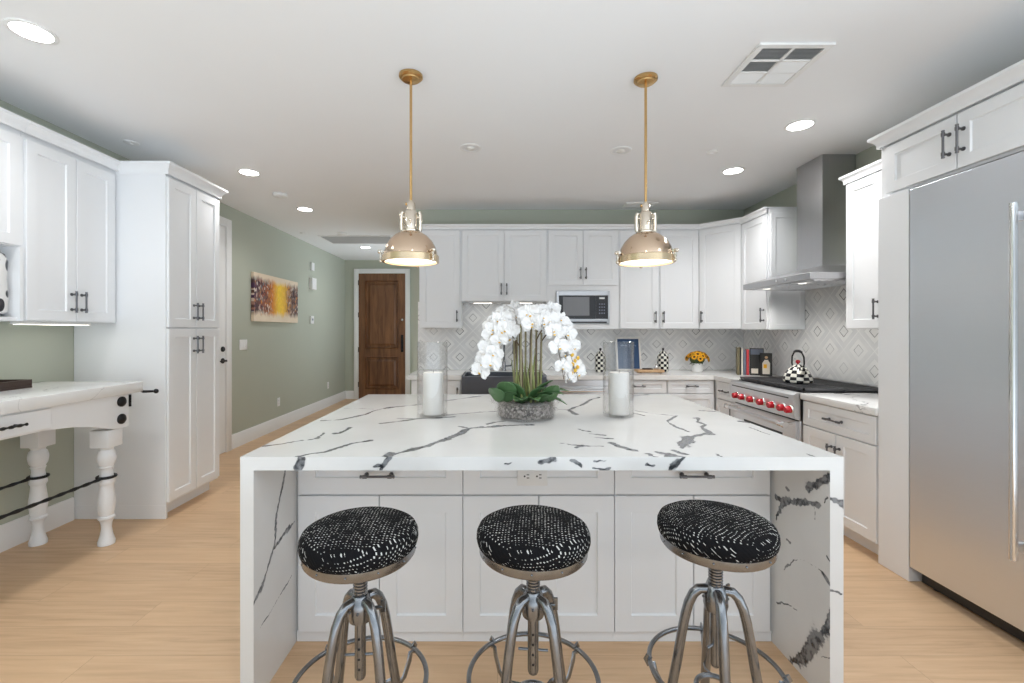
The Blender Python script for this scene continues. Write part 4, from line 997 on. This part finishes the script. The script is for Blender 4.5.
for i in range(2):
    for k in range(3):
        b = MB(); xa = -hw+.034 if i == 0 else .010; xb = -.010 if i == 0 else hw-.034
        ya, yb = ys[k]+.007, ys[k+1]-.007; ns = 9
        for q in range(ns):
            y_ = ya+(yb-ya)*(q+.5)/ns; s = -.0055
            if k == 2 or (k == 1 and i == 1): s = .006*1
            b._add([(xa,y_-.005,-.0022-(0 if s > 0 else .008)),(xb,y_-.005,-.0022-(0 if s > 0 else .008)),(xb,y_+.005,-.0022-(.008 if s > 0 else 0)),(xa,y_+.005,-.0022-(.008 if s > 0 else 0))], [(0,1,2,3)])
        b.build('louver_bank', M['white_plastic'], vt)
def vent(name, x, y, w_, d_, n, lab, mat='white_plastic'):
    o = empty(name, (x, y, CE-.001), 0, lab, 'vent')
    b = MB(); frame(b, -w_/2, w_/2, -d_/2, d_/2, .025); b.build('frame', M['white_plastic'], o)
    b = MB(); b.box(-w_/2+.025,w_/2-.025,-d_/2+.025,d_/2-.025,-.002,0); b.build('duct_shade_sheet', M['duct_shade'], o)  # grey backing sheet, duct shade put into its colour
    b = MB()
    for k in range(n):
        y_ = -d_/2+.03+(d_-.06)*(k+.5)/n; s = (d_-.06)/n*.42
        b._add([(-w_/2+.025,y_-s,-.003),(w_/2-.025,y_-s,-.003),(w_/2-.025,y_+s,-.010),(-w_/2+.025,y_+s,-.010)], [(0,1,2,3)])
    b.build('louvers', M[mat], o)
vent('return_grille', -2.15, 7.05, 1.10, .60, 22, 'wide white framed return air grille with louvers coloured grey for shade on the hall ceiling', 'louver_shade')
vent('supply_vent', 1.62, 5.10, .36, .16, 6, 'small supply vent on the ceiling near the back cabinets')

# ------------------------------------------------------------------ pendants
def pendant(x, y, lab, rz):
    o = empty('pendant_light', (x, y, CE-.001), rz, lab, 'pendant light', 'pendant lights over the island')
    z = lambda v: v-CE+.001
    b = MB(); b.lathe([(.066,0),(.066,-.012),(.060,-.018),(.050,-.020),(.048,-.028),(.018,-.032),(.010,-.034)], seg=40); b.build('canopy', M['brass'], o)
    b = MB(); b.cyl((0,0,-.03),(0,0,z(2.10)),.0075,seg=14); b.build('stem', M['brass'], o)
    # shade: spun dome
    out = [(.150,1.775),(.150,1.790),(.147,1.812),(.137,1.845),(.118,1.878),(.092,1.905),(.066,1.922),(.046,1.930)]
    prof = [(r, z(h_)) for r, h_ in out]+[(r-.003, z(h_)-.003) for r, h_ in out[::-1]]
    b = MB(); b.lathe(prof, seg=56, cap=False); sh = b.build('shade', M['shade'], o)
    b = MB(); b.lathe([(.157,z(1.757)),(.157,z(1.792)),(.151,z(1.797)),(.150,z(1.776)),(.147,z(1.757))], seg=56, cap=False)
    b.lathe([(.157,z(1.757)),(.147,z(1.757))], seg=56, cap=False); b.build('rim', M['shade_rim'], sh)
    b = MB(); b.lathe([(.147,z(1.768)),(.12,z(1.765)),(.07,z(1.763)),(.001,z(1.762))], seg=48, cap=False); df = b.build('diffuser', M['warm_lens'], sh)
    l = bpy.data.lights.new('bulb', 'SPOT'); l.energy = 9; l.color = (1,.95,.86); l.spot_size = math.radians(160); l.spot_blend = .8; l.shadow_soft_size = .1
    lo = bpy.data.objects.new('bulb_beam', l); COL.objects.link(lo); lo.parent = df; lo.location = (0,0,z(1.755))
    b = MB(); b.lathe([(.052,z(1.928)),(.052,z(1.936)),(.037,z(1.944)),(.036,z(2.035)),(.031,z(2.045)),(.025,z(2.05)),(.024,z(2.088)),(.017,z(2.098)),(.010,z(2.106))], seg=32); b.build('socket_housing', M['nickel'], o)
    for k in (-1,1):
        b = MB(); b.tube([(k*.050,0,z(1.934)),(k*.053,0,z(1.97)),(k*.053,0,z(2.025)),(k*.046,0,z(2.040))], .011, 12)
        b.cyl((k*.060,0,z(2.012)),(k*.030,0,z(2.012)),.007,seg=10); b.build('yoke_arm', M['nickel'], o)
    b = MB(); b.cyl((0,-.036,z(1.985)),(0,-.050,z(1.985)),.006,seg=10); b.ball((0,-.052,z(1.985)), .008); b.build('thumb_screw', M['nickel'], o)
    b = MB(); b.cyl((-.03,0,z(2.085)),(.0,0,z(2.085)),.008,seg=10); b.build('pivot_pin', M['brass'], o)
    for a in (-PI*.97, -PI*.22, PI*.45):
        b = MB(); ca, sa = math.cos(a), math.sin(a); T = Matrix.Rotation(a, 4, 'Z')
        P_ = lambda r, t_, h_: T @ Vector((r, t_, z(h_)))
        b.cyl(P_(.158,-.014,1.812), P_(.158,.014,1.812), .008, seg=10); b.cyl(P_(.146,0,1.812), P_(.168,0,1.812), .006, seg=10); b.cyl(P_(.165,0,1.822), P_(.165,0,1.762), .006, seg=10)
        b.ball(P_(.172,0,1.812), .011); b.ball(P_(.165,0,1.760), .010); b.cyl(P_(.165,-.010,1.785), P_(.165,.010,1.785), .006, seg=10)
        b.build('latch', M['nickel'], sh)
    return o
pendant(-.487, 2.53, 'left brass pendant light with a polished dome shade above the island', .1)
pendant(.843, 2.56, 'right brass pendant light with a polished dome shade above the island', 0)

# ------------------------------------------------------------------ stools
def make_stool(lab):
    o = empty('bar_stool', (0,0,0), 0, lab, 'stool', 'bar stools in front of the island')
    b = MB(); R_ = .1715
    b.lathe([(.158,0),(.168,.008),(R_,.022),(R_-.001,.038),(.164,.052),(.148,.061),(.10,.066),(.04,.067),(.001,.067)], seg=64)
    sp = b.build('seat_pad', M['fabric'], o, (0,0,.728))
    b = MB(); b.lathe([(.145,.700),(.157,.702),(.163,.710),(.163,.730),(.150,.732)], seg=64); rm = b.build('seat_rim', M['stool_metal'], o)
    for k in range(12):
        a = 2*PI*k/12; b = MB(); b.ball((.163*math.cos(a),.163*math.sin(a),.719), .0032, u=8, v=6); b.build('rivet', M['stool_metal'], rm)
    b = MB(); b.lathe([(.05,.688),(.06,.700)], seg=24); prof = [(.018,.575)]
    for k in range(13): prof += [(.0185,.577+k*.009),(.0215,.5795+k*.009),(.0185,.582+k*.009)]
    b.lathe(prof+[(.0185,.700)], seg=20); b.build('screw_post', M['stool_metal'], o)
    b = MB(); b.lathe([(.022,.505),(.032,.510),(.036,.528),(.034,.560),(.028,.577),(.022,.585)], seg=28); b.build('hub', M['stool_metal'], o)
    for k in range(8):
        a = PI/4*k; b = MB(); b.ball((.035*math.cos(a),.035*math.sin(a),.545), .0045, u=8, v=6); b.build('hub_bolt', M['pewter'], o)
    b = MB(); b.cyl((0,0,.50),(0,0,.345),.0165,seg=18); b.ball((0,0,.345), .0165); sl = b.build('sleeve_tube', M['stool_metal'], o)
    b = MB()
    for k in range(4): b.cyl((0,-.0168,.46-k*.03),(0,-.0150,.46-k*.03),.004,seg=10)
    b.build('tube_holes', M['black_plastic'], sl)
    b = MB(); b.cyl((-.045,0,.405),(.045,0,.405),.004,seg=8); b.build('locking_pin', M['stool_metal'], sl)
    rp = [(.012,.560),(.030,.570),(.048,.567),(.064,.551),(.078,.520),(.088,.480),(.098,.425),(.111,.34),(.133,.22),(.155,.11),(.178,.012)]
    for k in range(4):
        a = PI/4+PI/2*k; ca, sa = math.cos(a), math.sin(a)
        b = MB(); b.tube([(r*ca, r*sa, z) for r, z in rp], [.0145]*11, 14); lg = b.build('leg', M['stool_metal'], o)
        b = MB(); b.lathe([(.018,0.0005),(.019,.010),(.015,.022)], (.179*ca,.179*sa,0), 16); b.build('foot', M['stool_metal'], lg)
    b = MB(); b.torus((0,0,.322), .195, .0075, 64, 10); b.build('foot_ring', M['stool_metal'], o)
    for k in range(4):
        a = PI/2*k+PI/4; T = Matrix.Rotation(a, 4, 'Z')
        pts = [T @ Vector(p) for p in ((.195,0,.335),(.203,0,.322),(.196,0,.308),(.186,0,.312),(.180,0,.285),(.160,0,.245),(.145,0,.236),(.133,0,.243))]
        b = MB(); b.tube(pts, .011, 8, flat=.35); b.build('ring_bracket', M['stool_metal'], o)
    b = MB(); b.torus((0,0,.262), .055, .008, 32, 8); b.build('inner_ring', M['stool_metal'], o)
    for k in range(4):
        a = PI/2*k+PI/4; T = Matrix.Rotation(a, 4, 'Z')
        pts = [T @ Vector(p) for p in ((.055,0,.262),(.085,.012,.256),(.110,.010,.254),(.124,0,.258))]
        b = MB(); b.tube(pts, .010, 8, flat=.3); b.build('cross_strap', M['stool_metal'], o)
    # wing screw on the hub
    b = MB(); b.cyl((.034,0,.54),(.066,0,.545),.006,seg=10); b.box(.060,.074,-.003,.003,.53,.566); b.build('wing_screw', M['stool_metal'], o)
    return o
st = make_stool('left bar stool with speckled black seat, in front of the island')
st.location = (-.410, 1.345, 0); st.rotation_euler = (0,0,.06)
s2 = copy_tree(st); s2['label'] = 'middle bar stool with speckled black seat, in front of the power outlet'; s2.location = (.108, 1.365, 0); s2.rotation_euler = (0, 0, -.1)
s3 = copy_tree(st); s3['label'] = 'right bar stool with speckled black seat, nearest the right waterfall panel'; s3.location = (.676, 1.395, 0); s3.rotation_euler = (0, 0, PI/4-.22)
for o_, dz in ((s2, -.002), (s3, .004)):          # the seats are screwed up to slightly different heights
    for ch in o_.children:
        if ch.name.split('.')[0] in ('seat_pad', 'seat_rim', 'screw_post'): ch.location.z += dz

# ------------------------------------------------------------------ things on the island
IZ = TZ+.0005
def hurricane(x, y, lab, clab, hc):
    b = MB(); r = .082
    prof = [(.001,0),(r-.004,0),(r,.004),(r,.398),(r-.002,.400),(r-.004,.398),(r-.004,.010),(.001,.010)]
    b.lathe(prof, seg=56, cap=False); o = b.build('hurricane_glass', M['glass'], None, (x,y,IZ)); tag(o, lab, 'candle holder', 'glass hurricanes on the island')
    c = empty('pillar_candle', (x+.004,y,IZ+.0105), 0, clab, 'candle', 'pillar candles in glass hurricanes')
    b = MB(); b.lathe([(.052,0),(.053,.004),(.053,hc-.004),(.050,hc),(.035,hc-.003),(.005,hc-.006),(.001,hc-.006)], seg=48); b.build('wax', M['wax'], c)
    b = MB(); b.tube([(0,0,hc-.006),(.001,0,hc+.004),(.003,0,hc+.010)], .0015, 6); b.build('wick', M['wick'], c)
hurricane(-.353, 2.44, 'tall clear glass hurricane left of the white orchids', 'white pillar candle inside the glass left of the orchids', .225)
hurricane(.655, 2.44, 'tall clear glass hurricane right of the white orchids', 'white pillar candle inside the glass right of the orchids', .225)
OX, OY = .152, 2.405
orc = empty('orchid_arrangement', (OX, OY, IZ), 0, 'white orchids with green leaves planted in a low glass bowl of pebbles', 'flowers')
b = MB(); r = .156
b.lathe([(.001,0),(r-.02,0),(r-.006,.004),(r,.012),(r,.095),(r-.003,.098),(r-.006,.095),(r-.006,.014),(.001,.010)], seg=56, cap=False); bw = b.build('glass_bowl', M['glass'], orc)
for a in (-PI*.5, -PI*.04, PI*1.04):
    T = Matrix.Rotation(a, 4, 'Z'); b = MB()
    b.tube([T @ Vector(p) for p in ((.150,0,.03),(.158,0,.06),(.172,.0,.09),(.185,0,.10),(.190,0,.088),(.180,0,.080))], [.006,.007,.008,.008,.007,.006], 10)
    b.ball(T @ Vector((.158,0,.045)), .012); b.ball(T @ Vector((.176,0,.085)), .010); b.build('glass_scroll', M['glass'], bw)
b = MB(); b.lathe([(.001,.011),(r-.012,.012),(r-.008,.02),(r-.008,.070),(r-.02,.078),(.08,.082),(.001,.084)], seg=48, cap=False)
pb = b.build('pebbles', M['pebbles'], orc); pb['kind'] = 'stuff'
rs = random.Random(11)
def leaf(length, width, curl, a, rise, mat='leaf', x0=.03, tr=(0,0)):
    n, mq = 9, 4; b = MB(); T = Matrix.Translation((tr[0],tr[1],0)) @ Matrix.Rotation(a, 4, 'Z'); vs = []
    for i in range(n+1):
        t = i/n; wv = width*math.sin(PI*min(1, (.12+.88*t)))**.7*(1-.1*t) if t < 1 else .002
        px = x0+length*t*math.cos(rise*(1-t*.3)); pz = .085+length*(t*math.sin(rise)-curl*t*t)
        for j in range(-mq, mq+1):
            s = j/mq; vs.append(T @ Vector((px, s*wv/2, pz+abs(s)*wv*.18)))
    fs = []; k = 2*mq+1
    for i in range(n):
        for j in range(2*mq): fs.append((i*k+j, i*k+j+1, (i+1)*k+j+1, (i+1)*k+j))
    b._add(vs, fs, 0, True); o = b.build('leaf', M[mat], orc)
    sm = o.modifiers.new('thickness', 'SOLIDIFY'); sm.thickness = .0025; return o
for L_, w_, cu, a, ri in ((.19,.10,.50,-2.75,.80),(.20,.10,.45,-.35,.75),(.15,.085,.35,-1.25,.55),(.15,.08,.40,-1.95,.60),(.23,.095,.42,.05,.70),(.18,.10,.45,3.0,.9),(.16,.09,.3,2.2,1.0),(.17,.09,.35,.9,.9),(.14,.08,.25,-.8,1.05),(.15,.09,.15,-2.35,1.15),(.20,.08,.55,-.15,.50),(.17,.09,.2,-.5,1.1)):
    leaf(L_, w_, cu, a, ri)
# big round leaf left of the canes and grass blades
leaf(.14,.11,.10,-1.75,1.25,tr=(-.095,-.01)); leaf(.12,.09,.12,-2.0,1.0,tr=(-.13,-.02)); leaf(.13,.09,.15,-1.35,1.15,tr=(.115,-.01)); leaf(.12,.085,.3,-1.2,.8,tr=(.07,-.02)); leaf(.11,.075,.35,-1.6,.7,tr=(-.03,-.04))
for k in range(34):
    a = rs.uniform(0,2*PI); rr = rs.uniform(.02,.075); hh = rs.uniform(.12,.30); b = MB()
    x_, y_ = rr*math.cos(a), rr*math.sin(a); lean = rs.uniform(-.03,.03)
    b.tube([(x_,y_,.075),(x_+lean*.4,y_,.075+hh*.5),(x_+lean,y_+rs.uniform(-.02,.02),.075+hh)], [.005,.004,.001], 6, flat=.35); b.build('grass_blade', M['leaf2'], orc)
for (x_, y_, hh) in ((-.060,.01,.40),(-.028,-.035,.43),(.0,.03,.46),(.025,-.03,.40),(.055,.02,.42),(.078,-.01,.38),(-.045,.05,.42)):
    b = MB(); b.tube([(x_,y_,.07),(x_*1.02,y_,.07+hh*.5),(x_*1.05,y_,.07+hh)], .0055, 8); b.build('cane', M['cane'], orc)
def orchid_mesh(name):
    b = MB()
    def petal(a, L, Wd, z0, cup):
        n, mq = 6, 3; vs = []; T = Matrix.Rotation(a, 4, 'Z'); k = 2*mq+1
        for i in range(n+1):
            t = i/n; wv = Wd*(math.sin(PI*(.06+.90*t))**.65)
            for j in range(-mq, mq+1):
                s = j/mq; vs.append(T @ Vector((.004+L*t, s*wv/2, z0+cup*t*t*L-.10*wv*s*s+.004*math.sin(7*t+3*s))))
        b._add(vs, [(i*k+j, i*k+j+1, (i+1)*k+j+1, (i+1)*k+j) for i in range(n) for j in range(2*mq)], 0, True)
    for a in (PI/2, PI*7/6, -PI/6): petal(a, .042, .028, 0, .12)
    for a in (.25, PI-.25): petal(a, .045, .052, .003, .22)
    b.ball((0,-.006,.007), .007, 0, (1,1.2,1), 10, 6); b.ball((0,-.012,.011), .0042, 1, (1.5,1,1), 8, 5)
    return b.mesh(name, [M['petal'], M['lip']])
om = orchid_mesh('orchid_flower')
# flower stalks: rise along a cane, arch outwards and droop
stalks = [((-.05,.0),(-1,-.25),.55,.20,.30,16),((-.03,.03),(-1,.45),.58,.20,.24,12),((-.02,-.03),(-1,-.3),.50,.19,.20,12),((.0,.03),(-.35,.9),.60,.10,.06,8),
          ((.02,-.03),(.35,-.9),.575,.09,.07,9),((.055,.02),(1,.45),.59,.19,.22,12),((.075,-.01),(1,-.1),.54,.20,.30,15),((.05,-.02),(.95,-.45),.55,.155,.30,14)]
def flower(p, dirv, s):
    o = bpy.data.objects.new('flower', om); COL.objects.link(o); o.parent = orc; o.location = p
    q = Vector(dirv).normalized().to_track_quat('Z','Y'); o.rotation_euler = (q.to_matrix().to_4x4() @ Matrix.Rotation(rs.uniform(-.6,.6),4,'Z')).to_euler(); o.scale = (s,s,s)
for (bx_, by_), (dx, dy), top, reach, drop, nfl in stalks:
    d_ = Vector((dx,dy,0)).normalized(); b0 = Vector((bx_,by_,0)); pts = [b0+Vector((0,0,.08)), b0+Vector((0,0,.25)), b0+d_*.004+Vector((0,0,top-.14))]
    for k in range(1, 15):
        t = k/14; rise = .10*math.sin(min(1, t*2.2)*PI/2)
        pts.append(b0+d_*reach*t**.85+Vector((0,0,top-.14+rise-drop*max(0, t-.38)**1.6*2.15)))
    b = MB(); b.tube(pts, [.004]*3+[.0036-.002*k/14 for k in range(14)], 8); b.build('stem', M['stem'], orc)
    for q in range(nfl):
        tt = 4.2+(len(pts)-1-4.2)*(q+.5)/nfl; k = int(tt); p = pts[k].lerp(pts[min(k+1, len(pts)-1)], tt-k)
        sgn = 1 if q % 2 else -1; side_ = Vector((-d_.y, d_.x, 0))*sgn
        off = side_*rs.uniform(.018,.042)+d_*rs.uniform(-.01,.015)+Vector((0,-.012,rs.uniform(-.012,.03)))
        flower(p+off, side_*.5+Vector((d_.x*.5, -.9, rs.uniform(-.15,.45))), rs.uniform(.92,1.18))
b = MB()
for k in range(7):
    b.ball((.235+.014*(k % 3), -.075-.01*(k % 2), .24+.022*k-.006*k), .009, 0, (1,1,1.2), 10, 6)
b.tube([(.25,-.075,.22),(.24,-.08,.29),(.21,-.06,.38)], .0025, 6, mi=1)
b.build('bud_spray', [M['lip'], M['stem']], orc)
# lamps' own light in the pendants comes from their diffusers
